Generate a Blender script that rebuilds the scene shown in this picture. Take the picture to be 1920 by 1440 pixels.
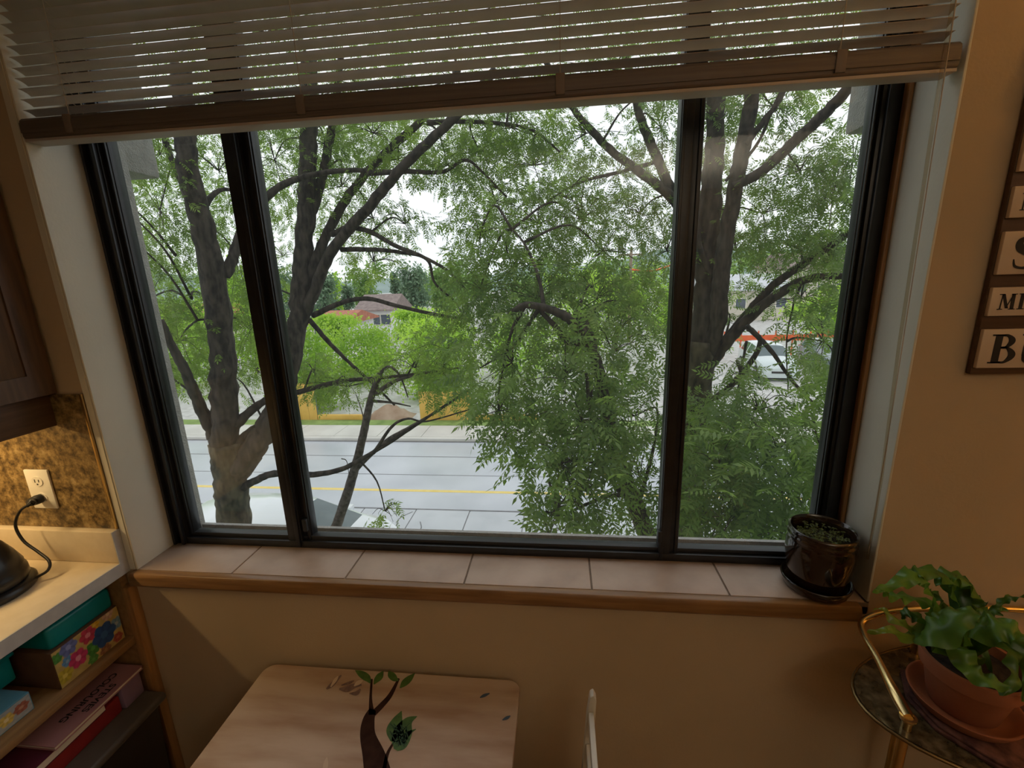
import bpy, bmesh, math, random
import numpy as np
from mathutils import Matrix, Vector

for o in list(bpy.data.objects):
    bpy.data.objects.remove(o, do_unlink=True)
SC = bpy.context.scene
COL = SC.collection

# ------------------------------------------------------------------ camera
F_PX = 826.4                                   # focal length in pixels of the 1920 x 1440 frame
RW = np.array([[0.99396449, 0.10496663, -0.03188404],
               [-0.00623942, -0.23607889, -0.97171386],
               [-0.10952467, 0.96604801, -0.2339991]])      # world -> (right, down, forward)
CAM = np.array([0.0, 0.0, 1.66])
cd = bpy.data.cameras.new('camera')
cam = bpy.data.objects.new('camera', cd)
COL.objects.link(cam)
cd.sensor_width = 36.0
cd.lens = F_PX / 1920 * 36
cd.clip_start = 0.02
cd.clip_end = 2000
m = Matrix.Identity(4)
for i in range(3):
    m[i][0], m[i][1], m[i][2], m[i][3] = RW[0][i], -RW[1][i], -RW[2][i], CAM[i]
cam.matrix_world = m
SC.camera = cam

# ------------------------------------------------------------------ overcast sky
world = bpy.data.worlds.new('overcast_sky')
SC.world = world
world.use_nodes = True
wn, wl_ = world.node_tree.nodes, world.node_tree.links
wn.clear()
w_out = wn.new('ShaderNodeOutputWorld')
w_bg = wn.new('ShaderNodeBackground')
w_tc = wn.new('ShaderNodeTexCoord')
w_no = wn.new('ShaderNodeTexNoise')
w_cr = wn.new('ShaderNodeValToRGB')
w_no.inputs['Scale'].default_value = 2.2
w_no.inputs['Detail'].default_value = 3
w_cr.color_ramp.elements[0].position = 0.3
w_cr.color_ramp.elements[0].color = (0.90, 0.94, 1.0, 1)
w_cr.color_ramp.elements[1].position = 0.7
w_cr.color_ramp.elements[1].color = (1.0, 1.0, 1.0, 1)
wl_.new(w_tc.outputs['Generated'], w_no.inputs['Vector'])
wl_.new(w_no.outputs['Fac'], w_cr.inputs['Fac'])
wl_.new(w_cr.outputs['Color'], w_bg.inputs['Color'])
w_bg.inputs['Strength'].default_value = 1.3
wl_.new(w_bg.outputs['Background'], w_out.inputs['Surface'])

# ------------------------------------------------------------------ exposure
SC.view_settings.view_transform = 'Standard'
SC.view_settings.look = 'None'
SC.view_settings.exposure = 0.0
SC.view_settings.gamma = 1.0
SC.view_settings.use_curve_mapping = False
SC.cycles.use_denoising = True
SC.cycles.max_bounces = 6
SC.cycles.diffuse_bounces = 4
SC.cycles.glossy_bounces = 3
SC.cycles.transmission_bounces = 4
SC.cycles.transparent_max_bounces = 10
SC.cycles.use_adaptive_sampling = True
SC.cycles.adaptive_threshold = 0.05
SC.cycles.caustics_reflective = False
SC.cycles.caustics_refractive = False

LAMP_W = 21.0          # unseen uplighter added behind the viewer for soft room light
FLOOR_W = 15.5         # unseen floor lamp added at the right for warm side light
STRIP_W = 3.0          # strip under the wall cabinet

# ------------------------------------------------------------------ helpers
def at(u, v, y):
    """photo pixel -> point in the place on the plane at depth y"""
    d = RW.T @ np.array([(u - 960) / F_PX, (v - 720) / F_PX, 1.0])
    return CAM + d * (y / d[1])

def wloc(o):
    p = Vector((0, 0, 0))
    while o is not None:
        p += o.location
        o = o.parent
    return p

def link(o, parent=None):
    COL.objects.link(o)
    if parent is not None:
        o.parent = parent
    return o

def tag(o, label=None, cat=None, group=None, kind=None):
    if label: o['label'] = label
    if cat: o['category'] = cat
    if group: o['group'] = group
    if kind: o['kind'] = kind
    return o

def thing(name, loc, label=None, cat=None, group=None, kind=None):
    o = bpy.data.objects.new(name, None)
    o.empty_display_size = 0.1
    o.location = loc
    link(o)
    return tag(o, label, cat, group, kind)

class MB:
    """collects shapes in world coordinates and links them as one mesh object"""
    def __init__(self):
        self.v, self.f = [], []
    def add(self, vs, fs):
        b = len(self.v)
        self.v += [tuple(map(float, p)) for p in vs]
        self.f += [tuple(b + i for i in f) for f in fs]
        return self
    def box(self, x0, x1, y0, y1, z0, z1):
        vs = [(x, y, z) for z in (z0, z1) for y in (y0, y1) for x in (x0, x1)]
        return self.add(vs, [(0, 2, 3, 1), (4, 5, 7, 6), (0, 1, 5, 4), (2, 6, 7, 3), (0, 4, 6, 2), (1, 3, 7, 5)])
    def obox(self, c, ax, ay, az):
        """oriented box: centre and three half-axis vectors"""
        c, ax, ay, az = (np.array(q, float) for q in (c, ax, ay, az))
        vs = [c + i * ax + j * ay + k * az for k in (-1, 1) for j in (-1, 1) for i in (-1, 1)]
        return self.add(vs, [(0, 2, 3, 1), (4, 5, 7, 6), (0, 1, 5, 4), (2, 6, 7, 3), (0, 4, 6, 2), (1, 3, 7, 5)])
    def prism(self, poly, z0, z1):
        n = len(poly)
        vs = [(x, y, z0) for x, y in poly] + [(x, y, z1) for x, y in poly]
        fs = [tuple(range(n - 1, -1, -1)), tuple(range(n, 2 * n))]
        fs += [(i, (i + 1) % n, n + (i + 1) % n, n + i) for i in range(n)]
        return self.add(vs, fs)
    def prism_axis(self, poly, axis, a0, a1):
        """poly in the two other axes (cyclic order), extruded along axis"""
        n = len(poly)
        def mk(p, a):
            q = [0, 0, 0]
            q[axis] = a
            o1, o2 = [(1, 2), (0, 2), (0, 1)][axis]
            q[o1], q[o2] = p
            return q
        vs = [mk(p, a0) for p in poly] + [mk(p, a1) for p in poly]
        fs = [tuple(range(n - 1, -1, -1)), tuple(range(n, 2 * n))]
        fs += [(i, (i + 1) % n, n + (i + 1) % n, n + i) for i in range(n)]
        return self.add(vs, fs)
    def lathe(self, prof, c, seg=40, ang=2 * math.pi, k=1.0):
        prof = [(r * k, z * k) for r, z in prof]
        cx, cy, cz = c
        vs, fs = [], []
        n = len(prof)
        for s in range(seg):
            a = ang * s / seg
            for r, z in prof:
                vs.append((cx + r * math.cos(a), cy + r * math.sin(a), cz + z))
        for s in range(seg):
            t = (s + 1) % seg
            for k in range(n - 1):
                fs.append((s * n + k, t * n + k, t * n + k + 1, s * n + k + 1))
        return self.add(vs, fs)
    def tube(self, pts, r, sides=10, cap=True, rng=None, rough=0.0):
        pts = [np.array(p, float) for p in pts]
        n = len(pts)
        rs = [r] * n if np.isscalar(r) else list(r)
        vs, fs = [], []
        up = None
        for i, p in enumerate(pts):
            t = pts[min(i + 1, n - 1)] - pts[max(i - 1, 0)]
            t = t / (np.linalg.norm(t) + 1e-9)
            if up is None:
                a = np.array([0, 0, 1.0]) if abs(t[2]) < 0.9 else np.array([1.0, 0, 0])
                up = np.cross(t, a)
            up = up - t * (up @ t)
            up /= np.linalg.norm(up) + 1e-9
            sd = np.cross(t, up)
            for k in range(sides):
                an = 2 * math.pi * k / sides
                q = rs[i] * (1 + (rng.uniform(-rough, rough) if rng is not None else 0))
                vs.append(p + q * (math.cos(an) * up + math.sin(an) * sd))
        for i in range(n - 1):
            for k in range(sides):
                k2 = (k + 1) % sides
                fs.append((i * sides + k, i * sides + k2, (i + 1) * sides + k2, (i + 1) * sides + k))
        if cap:
            fs.append(tuple(range(sides - 1, -1, -1)))
            fs.append(tuple((n - 1) * sides + k for k in range(sides)))
        return self.add(vs, fs)
    def grid(self, P):
        """P[i][j] points"""
        n, k = len(P), len(P[0])
        return self.add([p for r in P for p in r],
                        [(i * k + j, i * k + j + 1, (i + 1) * k + j + 1, (i + 1) * k + j)
                         for i in range(n - 1) for j in range(k - 1)])
    def build(self, name, mat, parent=None, smooth=False, bevel=0.0, angle=None, seg=2, kind=None, label=None):
        me = bpy.data.meshes.new(name)
        off = wloc(parent) if parent is not None else Vector((0, 0, 0))
        me.from_pydata([(x - off.x, y - off.y, z - off.z) for x, y, z in self.v], [], self.f)
        me.materials.append(mat)
        bm = bmesh.new()
        bm.from_mesh(me)
        bmesh.ops.recalc_face_normals(bm, faces=bm.faces)
        if bevel:
            bmesh.ops.bevel(bm, geom=[e for e in bm.edges if e.calc_face_angle(0) > 0.5], offset=bevel,
                            segments=seg, profile=0.5, affect='EDGES', clamp_overlap=True)
        bm.to_mesh(me)
        bm.free()
        if smooth or bevel:
            for p in me.polygons: p.use_smooth = True
            me.set_sharp_from_angle(angle=math.radians(angle if angle else (35 if bevel else 60)))
        o = bpy.data.objects.new(name, me)
        link(o, parent)
        if kind: o['kind'] = kind
        if label: o['label'] = label
        return o

def spline(pts, n=8):
    """Catmull-Rom through points of any dimension"""
    P = [np.array(p, float) for p in pts]
    P = [2 * P[0] - P[1]] + P + [2 * P[-1] - P[-2]]
    out = []
    for i in range(1, len(P) - 2):
        for k in range(n):
            t = k / n
            a, b, c, d = P[i - 1], P[i], P[i + 1], P[i + 2]
            out.append(0.5 * (2 * b + (c - a) * t + (2 * a - 5 * b + 4 * c - d) * t * t + (3 * b - a - 3 * c + d) * t ** 3))
    out.append(P[-2])
    return out

# ------------------------------------------------------------------ materials
MATS = {}
def pm(name, c1, c2=None, scale=8.0, rough=0.6, metal=0.0, bump=0.0, detail=4.0, stretch=(1, 1, 1),
       lo=0.35, hi=0.65, spec=0.5, coat=0.0, emis=0.0, bscale=None, alpha=None):
    """Principled material, two tones mixed by noise in object space, optional fine relief"""
    if name in MATS: return MATS[name]
    ma = bpy.data.materials.new(name)
    ma.use_nodes = True
    n, l = ma.node_tree.nodes, ma.node_tree.links
    b = n['Principled BSDF']
    b.inputs['Roughness'].default_value = rough
    b.inputs['Metallic'].default_value = metal
    b.inputs['Specular IOR Level'].default_value = spec
    b.inputs['Coat Weight'].default_value = coat
    b.inputs['Base Color'].default_value = (*c1, 1)
    tc = n.new('ShaderNodeTexCoord')
    mp = n.new('ShaderNodeMapping')
    mp.inputs['Scale'].default_value = stretch
    l.new(tc.outputs['Object'], mp.inputs['Vector'])
    no = n.new('ShaderNodeTexNoise')
    no.inputs['Scale'].default_value = scale
    no.inputs['Detail'].default_value = detail
    l.new(mp.outputs['Vector'], no.inputs['Vector'])
    cr = n.new('ShaderNodeValToRGB')
    cr.color_ramp.elements[0].position = lo
    cr.color_ramp.elements[1].position = hi
    cr.color_ramp.elements[0].color = (*c1, 1)
    cr.color_ramp.elements[1].color = (*(c2 or c1), 1)
    l.new(no.outputs['Fac'], cr.inputs['Fac'])
    l.new(cr.outputs['Color'], b.inputs['Base Color'])
    if emis:
        l.new(cr.outputs['Color'], b.inputs['Emission Color'])
        b.inputs['Emission Strength'].default_value = emis
    if bump:
        bp = n.new('ShaderNodeBump')
        bp.inputs['Strength'].default_value = bump
        bp.inputs['Distance'].default_value = 0.01
        src = no
        if bscale:
            src = n.new('ShaderNodeTexNoise')
            src.inputs['Scale'].default_value = bscale
            src.inputs['Detail'].default_value = 3
            l.new(mp.outputs['Vector'], src.inputs['Vector'])
        l.new(src.outputs['Fac'], bp.inputs['Height'])
        l.new(bp.outputs['Normal'], b.inputs['Normal'])
    MATS[name] = ma
    return ma

def leafmat(name, c1, c2, trans=0.45, scale=2.0, rough=0.45):
    if name in MATS: return MATS[name]
    ma = bpy.data.materials.new(name)
    ma.use_nodes = True
    n, l = ma.node_tree.nodes, ma.node_tree.links
    b = n['Principled BSDF']
    out = n['Material Output']
    b.inputs['Roughness'].default_value = rough
    tc = n.new('ShaderNodeTexCoord')
    no = n.new('ShaderNodeTexNoise')
    no.inputs['Scale'].default_value = scale
    no.inputs['Detail'].default_value = 6
    oi = n.new('ShaderNodeObjectInfo')
    ad = n.new('ShaderNodeMath'); ad.operation = 'ADD'
    mu = n.new('ShaderNodeMath'); mu.operation = 'MULTIPLY'; mu.inputs[1].default_value = 0.3
    l.new(tc.outputs['Object'], no.inputs['Vector'])
    l.new(oi.outputs['Random'], mu.inputs[0])
    l.new(mu.outputs[0], ad.inputs[0])
    l.new(no.outputs['Fac'], ad.inputs[1])
    cr = n.new('ShaderNodeValToRGB')
    cr.color_ramp.elements[0].position = 0.38
    cr.color_ramp.elements[1].position = 0.85
    cr.color_ramp.elements[0].color = (*c1, 1)
    cr.color_ramp.elements[1].color = (*c2, 1)
    l.new(ad.outputs[0], cr.inputs['Fac'])
    l.new(cr.outputs['Color'], b.inputs['Base Color'])
    tr = n.new('ShaderNodeBsdfTranslucent')
    hs = n.new('ShaderNodeHueSaturation')
    hs.inputs['Value'].default_value = 1.5
    hs.inputs['Saturation'].default_value = 1.1
    l.new(cr.outputs['Color'], hs.inputs['Color'])
    l.new(hs.outputs['Color'], tr.inputs['Color'])
    mx = n.new('ShaderNodeMixShader')
    mx.inputs['Fac'].default_value = trans
    l.new(b.outputs['BSDF'], mx.inputs[1])
    l.new(tr.outputs['BSDF'], mx.inputs[2])
    l.new(mx.outputs['Shader'], out.inputs['Surface'])
    MATS[name] = ma
    return ma

def glassmat(name, tint=(0.97, 0.985, 0.98), ior=1.45, rough=0.0, haze=0.0):
    """thin clear sheet: what passes straight through plus the mirrored room"""
    if name in MATS: return MATS[name]
    ma = bpy.data.materials.new(name)
    ma.use_nodes = True
    n, l = ma.node_tree.nodes, ma.node_tree.links
    n.remove(n['Principled BSDF'])
    out = n['Material Output']
    t = n.new('ShaderNodeBsdfTransparent'); t.inputs['Color'].default_value = (*tint, 1)
    g = n.new('ShaderNodeBsdfGlossy'); g.inputs['Roughness'].default_value = rough
    lw = n.new('ShaderNodeLayerWeight')
    pw = n.new('ShaderNodeMath'); pw.operation = 'POWER'; pw.inputs[1].default_value = 5.0
    fr = n.new('ShaderNodeMath'); fr.operation = 'MULTIPLY_ADD'
    fr.inputs[1].default_value = 0.96
    fr.inputs[2].default_value = ((ior - 1) / (ior + 1)) ** 2
    mx = n.new('ShaderNodeMixShader')
    l.new(lw.outputs['Facing'], pw.inputs[0])
    l.new(pw.outputs[0], fr.inputs[0])
    l.new(fr.outputs[0], mx.inputs['Fac'])
    l.new(t.outputs['BSDF'], mx.inputs[1])
    l.new(g.outputs['BSDF'], mx.inputs[2])
    last = mx
    if haze:
        d = n.new('ShaderNodeBsdfTranslucent'); d.inputs['Color'].default_value = (0.9, 0.92, 0.95, 1)
        m2 = n.new('ShaderNodeMixShader'); m2.inputs['Fac'].default_value = haze
        l.new(mx.outputs['Shader'], m2.inputs[1])
        l.new(d.outputs['BSDF'], m2.inputs[2])
        last = m2
    l.new(last.outputs['Shader'], out.inputs['Surface'])
    MATS[name] = ma
    return ma

def emit(name, col, s):
    if name in MATS: return MATS[name]
    ma = bpy.data.materials.new(name)
    ma.use_nodes = True
    n, l = ma.node_tree.nodes, ma.node_tree.links
    n.remove(n['Principled BSDF'])
    e = n.new('ShaderNodeEmission')
    e.inputs['Color'].default_value = (*col, 1)
    e.inputs['Strength'].default_value = s
    l.new(e.outputs['Emission'], n['Material Output'].inputs['Surface'])
    MATS[name] = ma
    return ma

M_WALL = pm('tan_wall_paint', (0.49, 0.372, 0.235), (0.53, 0.402, 0.26), 3, 0.75, bump=0.06, bscale=180)
M_REVEAL = pm('white_reveal_paint', (0.66, 0.63, 0.53), (0.72, 0.69, 0.59), 4, 0.6, bump=0.05, bscale=120)
M_CEIL = pm('ceiling_paint', (0.72, 0.69, 0.62), (0.76, 0.73, 0.66), 3, 0.85, bump=0.15, bscale=90)
M_FLOOR = pm('oak_floor', (0.22, 0.13, 0.07), (0.32, 0.20, 0.11), 3, 0.45, stretch=(12, 1, 1), bump=0.05)
M_FRAME = pm('black_aluminium', (0.012, 0.013, 0.015), (0.02, 0.021, 0.024), 30, 0.35, spec=0.5)
M_FRAME2 = pm('dark_grey_gasket', (0.03, 0.032, 0.036), None, 30, 0.5)
M_GLASS = glassmat('window_glass', haze=0.012)
M_STUCCO = pm('grey_stucco', (0.36, 0.35, 0.33), (0.44, 0.43, 0.41), 30, 0.9, bump=0.5, bscale=220)
M_TILE = pm('sandstone_tile', (0.40, 0.285, 0.215), (0.54, 0.405, 0.32), 9, 0.42, bump=0.05, detail=8, lo=0.3, hi=0.7)
M_GROUT = pm('grout', (0.22, 0.16, 0.12), (0.28, 0.21, 0.16), 60, 0.9)
M_OAKTRIM = pm('honey_oak_trim', (0.21, 0.105, 0.04), (0.31, 0.165, 0.065), 6, 0.38, stretch=(1, 14, 14), bump=0.05)
M_OAKV = pm('honey_oak_upright', (0.30, 0.145, 0.05), (0.42, 0.22, 0.085), 6, 0.38, stretch=(14, 14, 1), bump=0.05)
M_CAB = pm('walnut_cabinet', (0.085, 0.045, 0.022), (0.14, 0.075, 0.036), 5, 0.45, stretch=(14, 14, 1), bump=0.05)
M_CABY = pm('walnut_valance', (0.085, 0.045, 0.022), (0.14, 0.075, 0.036), 5, 0.45, stretch=(14, 1, 14), bump=0.05)
M_SHELF = pm('oak_shelf', (0.26, 0.14, 0.055), (0.36, 0.21, 0.09), 5, 0.5, stretch=(14, 1, 14), bump=0.05)
M_COUNTER = pm('cream_laminate', (0.70, 0.58, 0.40), (0.74, 0.62, 0.44), 40, 0.42)
M_CEDGE = pm('grey_laminate_edge', (0.46, 0.44, 0.42), (0.52, 0.50, 0.47), 40, 0.5)
M_BRASS = pm('polished_brass', (0.72, 0.52, 0.22), (0.80, 0.60, 0.28), 12, 0.22, metal=1.0)
M_BRASSD = pm('aged_brass', (0.55, 0.38, 0.15), (0.66, 0.47, 0.2), 20, 0.32, metal=1.0)
M_WHITEP = pm('white_plastic', (0.80, 0.76, 0.66), None, 20, 0.35)
M_BLACKP = pm('black_plastic', (0.010, 0.010, 0.011), (0.016, 0.016, 0.018), 30, 0.3)
M_BLACKR = pm('black_rubber', (0.012, 0.012, 0.012), None, 30, 0.5)
M_SLAT = pm('blind_slat_enamel', (0.55, 0.47, 0.39), (0.60, 0.51, 0.43), 20, 0.45)
M_RAIL = pm('blind_rail_taupe', (0.13, 0.105, 0.095), (0.17, 0.14, 0.125), 4, 0.5, stretch=(1, 40, 40), bump=0.08)
M_CORD = pm('blind_cord', (0.52, 0.45, 0.37), None, 90, 0.8)
M_CLEAR = glassmat('clear_acrylic', tint=(0.86, 0.82, 0.74), ior=1.5)

# ------------------------------------------------------------------ room shell
XL, XR, YB, YW, ZC = -1.90, 2.30, -2.60, 0.985, 2.46   # left, right, behind the camera, window wall face, ceiling
OX0, OX1, OZ0, OZ1 = -1.215, 0.730, 0.865, 2.36         # window opening
YE = 1.20                                               # outside face of the facade
GZ = -3.34                                              # street level, one storey down

def struct(o, label):
    o['kind'] = 'structure'
    o['label'] = label
    return o

struct(MB().box(XL, XR, YB, 1.0, -0.12, 0.0).build('floor', M_FLOOR), 'brown wooden floor of the kitchen')
struct(MB().box(XL, XR, YB, 1.0, ZC, ZC + 0.1).build('ceiling', M_CEIL), 'off white ceiling of the kitchen')
struct(MB().box(XL - 0.1, XL, YB, 1.0, 0, ZC).build('wall_left', M_WALL), 'tan side wall behind the counter')
struct(MB().box(XR, XR + 0.1, YB, 1.0, 0, ZC).build('wall_right', M_WALL), 'tan side wall beyond the brass cart')
struct(MB().box(XL, XR, YB - 0.1, YB, 0, ZC).build('wall_near', M_WALL), 'tan wall behind the viewer')
wf = MB()
wf.box(XL, OX0, YW, YE, 0, ZC)
wf.box(OX1, XR, YW, YE, 0, ZC)
wf.box(OX0, OX1, YW, YE, 0, OZ0)
wf.box(OX0, OX1, YW, YE, OZ1, ZC)
struct(wf.build('wall_far', M_WALL), 'tan painted wall around the wide window')
fc = MB()                                               # outer skin of the building
fc.box(-6, OX0 + 0.022, YE, YE + 0.012, GZ, 6.0)
fc.box(OX1 - 0.012, 6, YE, YE + 0.012, GZ, 6.0)
fc.box(OX0 + 0.022, OX1 - 0.012, YE, YE + 0.012, GZ, 0.895)
fc.box(OX0 + 0.022, OX1 - 0.012, YE, YE + 0.012, OZ1, 6.0)
struct(fc.build('wall_outside', M_STUCCO), 'grey stucco outer face of the building')

def reveal(x0, x1, name, label):
    b = MB().box(x0, x1, YW - 0.001, 1.118, OZ0 + 0.015, OZ1)
    return struct(b.build(name, M_REVEAL, bevel=0.002), label)
reveal(OX0, OX0 + 0.006, 'trim_1', 'white painted window reveal beside the wall cabinet')
struct(MB().box(-1.2325, -1.2155, 0.9825, 0.9848, 0.882, OZ1).build('trim_10', M_REVEAL), 'white painted corner bead left of the window recess')
reveal(OX1 - 0.006, OX1, 'trim_2', 'white painted window reveal above the black glazed pot')
struct(MB().box(OX0, OX1, YW - 0.001, 1.118, OZ1 - 0.006, OZ1).build('trim_3', M_REVEAL), 'white painted head of the window recess')
struct(MB().box(0.7145, 0.7235, 1.100, 1.1175, 0.885, OZ1 - 0.01).build('trim_4', M_OAKV, bevel=0.002), 'thin honey oak stop strip along the right window frame')

# stucco cheeks at the head of the window outside
for x0, x1, lab in ((-1.36, -1.198, 'grey stucco bracket outside the upper left window corner'),
                    (0.722, 0.88, 'grey stucco bracket outside the upper right window corner')):
    b = MB().box(x0, x1, YE + 0.012, 1.325, 1.985, 2.7)
    struct(b.build('trim_5' if x0 < 0 else 'trim_6', M_STUCCO, bevel=0.008), lab)
# stucco return between the frame and the facade face
struct(MB().box(-1.30, -1.190, 1.172, YE + 0.013, 0.87, OZ1).build('trim_7', M_STUCCO), 'grey stucco return outside the left window frame')
struct(MB().box(0.718, 0.80, 1.172, YE + 0.013, 0.87, OZ1).build('trim_8', M_STUCCO), 'grey stucco return outside the right window frame')

# ------------------------------------------------------------------ sill with tiles
sill = thing('trim_9', (-0.25, 1.05, OZ0), kind='structure', label='window sill of beige tiles with a honey oak edge')
MB().box(OX0, OX1, 0.985, 1.172, OZ0 - 0.02, 0.876).build('grout_bed', M_GROUT, sill)
JX = [OX0 + 0.001, -0.921, -0.587, -0.257, 0.0765, 0.4135, OX1 - 0.007]
rngt = random.Random(3)
for a, b in zip(JX[:-1], JX[1:]):
    t = MB().box(a + 0.0022, b - 0.0022, 0.9865, 1.119, 0.872, 0.8800 + rngt.uniform(-0.0003, 0.0003))
    t.build('tile', M_TILE, sill, bevel=0.002)
n_ = MB()
n_.prism_axis([(0.9845, 0.838), (0.966, 0.838), (0.962, 0.845), (0.962, 0.868), (0.967, 0.878), (0.9845, 0.880)], 0, -1.222, 0.704)
n_.build('nosing', M_OAKTRIM, sill, bevel=0.0015)

# ------------------------------------------------------------------ window
WY = 1.120
win = thing('window_1', (-0.25, WY, 0.88), kind='structure', label='wide black aluminium sliding window of three panes')
def stile(name, x0, x1, z0, z1, y0=WY, y1=1.170, grooves=()):
    b = MB().box(x0, x1, y0, y1, z0, z1)
    o = b.build(name, M_FRAME, win, bevel=0.0015)
    for g0, g1, dy in grooves:
        MB().box(g0, g1, y0 - dy, y0 + 0.004, z0 + 0.002, z1).build('ridge', M_FRAME, o, bevel=0.001)
    return o
ZB, ZT = 0.880, 2.352
stile('frame_stile', -1.208, -1.166, ZB, ZT, WY - 0.006, 1.172, ((-1.206, -1.199, 0.012), (-1.180, -1.170, 0.010)))
stile('sash_stile', -1.166, -1.150, ZB + 0.03, ZT, WY + 0.006, 1.150, ((-1.157, -1.152, 0.006),))
stile('mullion', -0.829, -0.785, ZB + 0.004, ZT, WY - 0.003, 1.152, ((-0.800, -0.787, 0.009),))
stile('sash_stile', -0.785, -0.757, ZB + 0.004, ZT, WY + 0.010, 1.160, ((-0.770, -0.760, 0.006),))
stile('mullion', 0.268, 0.297, ZB + 0.004, ZT, WY - 0.003, 1.152, ((0.270, 0.278, 0.006),))
stile('sash_stile', 0.297, 0.321, ZB + 0.004, ZT, WY + 0.004, 1.160, ((0.310, 0.318, 0.005),))
stile('sash_stile', 0.664, 0.676, ZB + 0.03, ZT, WY + 0.006, 1.150, ((0.666, 0.670, 0.006),))
stile('frame_stile', 0.676, 0.7225, ZB, ZT, WY - 0.002, 1.172, ((0.684, 0.690, 0.008),))
b = MB().box(-1.208, 0.7225, WY - 0.006, 1.172, ZB, 0.902)
b.build('bottom_rail', M_FRAME, win, bevel=0.0015)
MB().box(-1.166, 0.674, WY + 0.006, 1.150, 0.902, 0.914).build('bottom_track', M_FRAME2, win, bevel=0.001)
MB().box(-1.208, 0.7225, WY - 0.006, 1.172, OZ1 - 0.055, OZ1 - 0.0065).build('top_rail', M_FRAME, win, bevel=0.0015)
for x0, x1, y in ((-1.151, -0.828, 1.140), (-0.758, 0.269, 1.148), (0.320, 0.665, 1.140)):
    MB().box(x0, x1, y, y + 0.004, 0.913, 2.31).build('pane', M_GLASS, win)
lt = MB().box(0.262, 0.273, WY - 0.014, WY + 0.004, 0.942, 0.975)
lt.build('latch', M_FRAME2, win, bevel=0.002)
lt = MB().box(-0.776, -0.762, WY - 0.006, WY + 0.012, 0.935, 0.975)
lt.build('latch', M_FRAME2, win, bevel=0.002)

# ------------------------------------------------------------------ blind
BY = 1.002
bl = thing('venetian_blind', (-0.25, BY, 2.0), 'taupe venetian blind pulled half up over the wide window', 'blind')
BX0, BX1 = -1.203, 0.706
def slat_mesh():
    sec = []
    for k in range(7):
        s = -1 + 2 * k / 6
        a = math.radians(15.5)
        px, pz = 0.0125 * s, 0.0022 * (1 - s * s)
        sec.append((px * math.cos(a) + pz * math.sin(a), -px * math.sin(a) + pz * math.cos(a)))
    nx = 24
    vs, fs = [], []
    L = BX1 - BX0 - 0.004
    for i in range(nx + 1):
        x = -L / 2 + L * i / nx
        for (y, z) in sec: vs.append((x, y, z))
        for (y, z) in sec: vs.append((x, y + 0.0002, z - 0.0007))
    c = 14
    for i in range(nx):
        for k in range(6):
            fs.append((i * c + k, i * c + k + 1, (i + 1) * c + k + 1, (i + 1) * c + k))
            fs.append((i * c + 7 + k, (i + 1) * c + 7 + k, (i + 1) * c + 8 + k, i * c + 8 + k))
        fs.append((i * c, (i + 1) * c, (i + 1) * c + 7, i * c + 7))
        fs.append((i * c + 6, i * c + 13, (i + 1) * c + 13, (i + 1) * c + 6))
    for i in (0, nx):
        for k in range(6): fs.append((i * c + k, i * c + k + 7, i * c + k + 8, i * c + k + 1))
    me = bpy.data.meshes.new('slat')
    me.from_pydata(vs, [], fs)
    me.materials.append(M_SLAT)
    for p in me.polygons: p.use_smooth = True
    me.set_sharp_from_angle(angle=math.radians(50))
    return me
SM = slat_mesh()
rngb = random.Random(8)
NS = 13
for k in range(NS):
    o = bpy.data.objects.new('slat', SM)
    link(o, bl)
    o.location = ((BX0 + BX1) / 2 + 0.25 + rngb.uniform(-0.001, 0.001), 0, 0.060 + 0.0208 * k)
    o.rotation_euler = (rngb.uniform(-0.02, 0.02), rngb.uniform(-0.0006, 0.0006), 0)
rl = MB()
rl.prism_axis([(BY - 0.022, 2.006), (BY - 0.019, 2.002), (BY + 0.019, 2.002), (BY + 0.022, 2.006), (BY + 0.022, 2.038),
               (BY + 0.016, 2.044), (BY - 0.016, 2.044), (BY - 0.022, 2.038)], 0, BX0 - 0.004, BX1 + 0.006)
rail = rl.build('bottom_rail', M_RAIL, bl, bevel=0.0012)
MB().box(BX0 - 0.003, BX1 + 0.005, BY - 0.0245, BY - 0.0215, 2.012, 2.034).build('rail_groove_strip', M_RAIL, rail, bevel=0.001)
MB().box(BX0 - 0.004, BX1 + 0.006, BY - 0.0195, BY + 0.0195, 1.9955, 2.0015).build('rail_lit_underside', pm('blind_rail_lit_underside', (0.52, 0.45, 0.41), None, 20, 0.5), rail, bevel=0.001)  # pale strip under the rail, light from below put into its colour
MB().box(BX0, BX1, BY - 0.024, BY + 0.024, 2.326, 2.353).build('head_rail', M_RAIL, bl, bevel=0.002)
for x in (-1.083, -0.535, 0.003, 0.512):
    cd_ = MB()
    for dy in (-0.0165, 0.0165):
        cd_.tube([(x, BY + dy, 2.04), (x + 0.001, BY + dy, 2.33)], 0.0009, 6)
    for k in range(NS):
        z = 2.060 - 0.010 + 0.0208 * k
        cd_.tube([(x, BY - 0.0165, z + 0.006), (x, BY + 0.0165, z - 0.007)], 0.0006, 5)
    cd_.build('ladder_cord', M_CORD, bl)
    MB().box(x - 0.009, x + 0.009, BY - 0.0262, BY - 0.0222, 2.006, 2.043).build('cord_clip', pm('cord_clip_taupe', (0.22, 0.175, 0.15), None, 30, 0.6), rail, bevel=0.001)
MB().tube([(0.672, BY - 0.035, 2.33), (0.676, BY - 0.036, 1.9), (0.688, BY - 0.030, 1.5), (0.704, BY - 0.024, 1.2), (0.7165, BY - 0.008, 0.99)], 0.0030, 8).build('tilt_wand', M_CLEAR, bl, smooth=True)
MB().tube([(0.680, BY - 0.028, 2.33), (0.690, BY - 0.028, 1.8), (0.705, BY - 0.02, 1.3), (0.7185, BY - 0.004, 1.0)], 0.0011, 6).build('pull_cord', M_CORD, bl, smooth=True)

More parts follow.
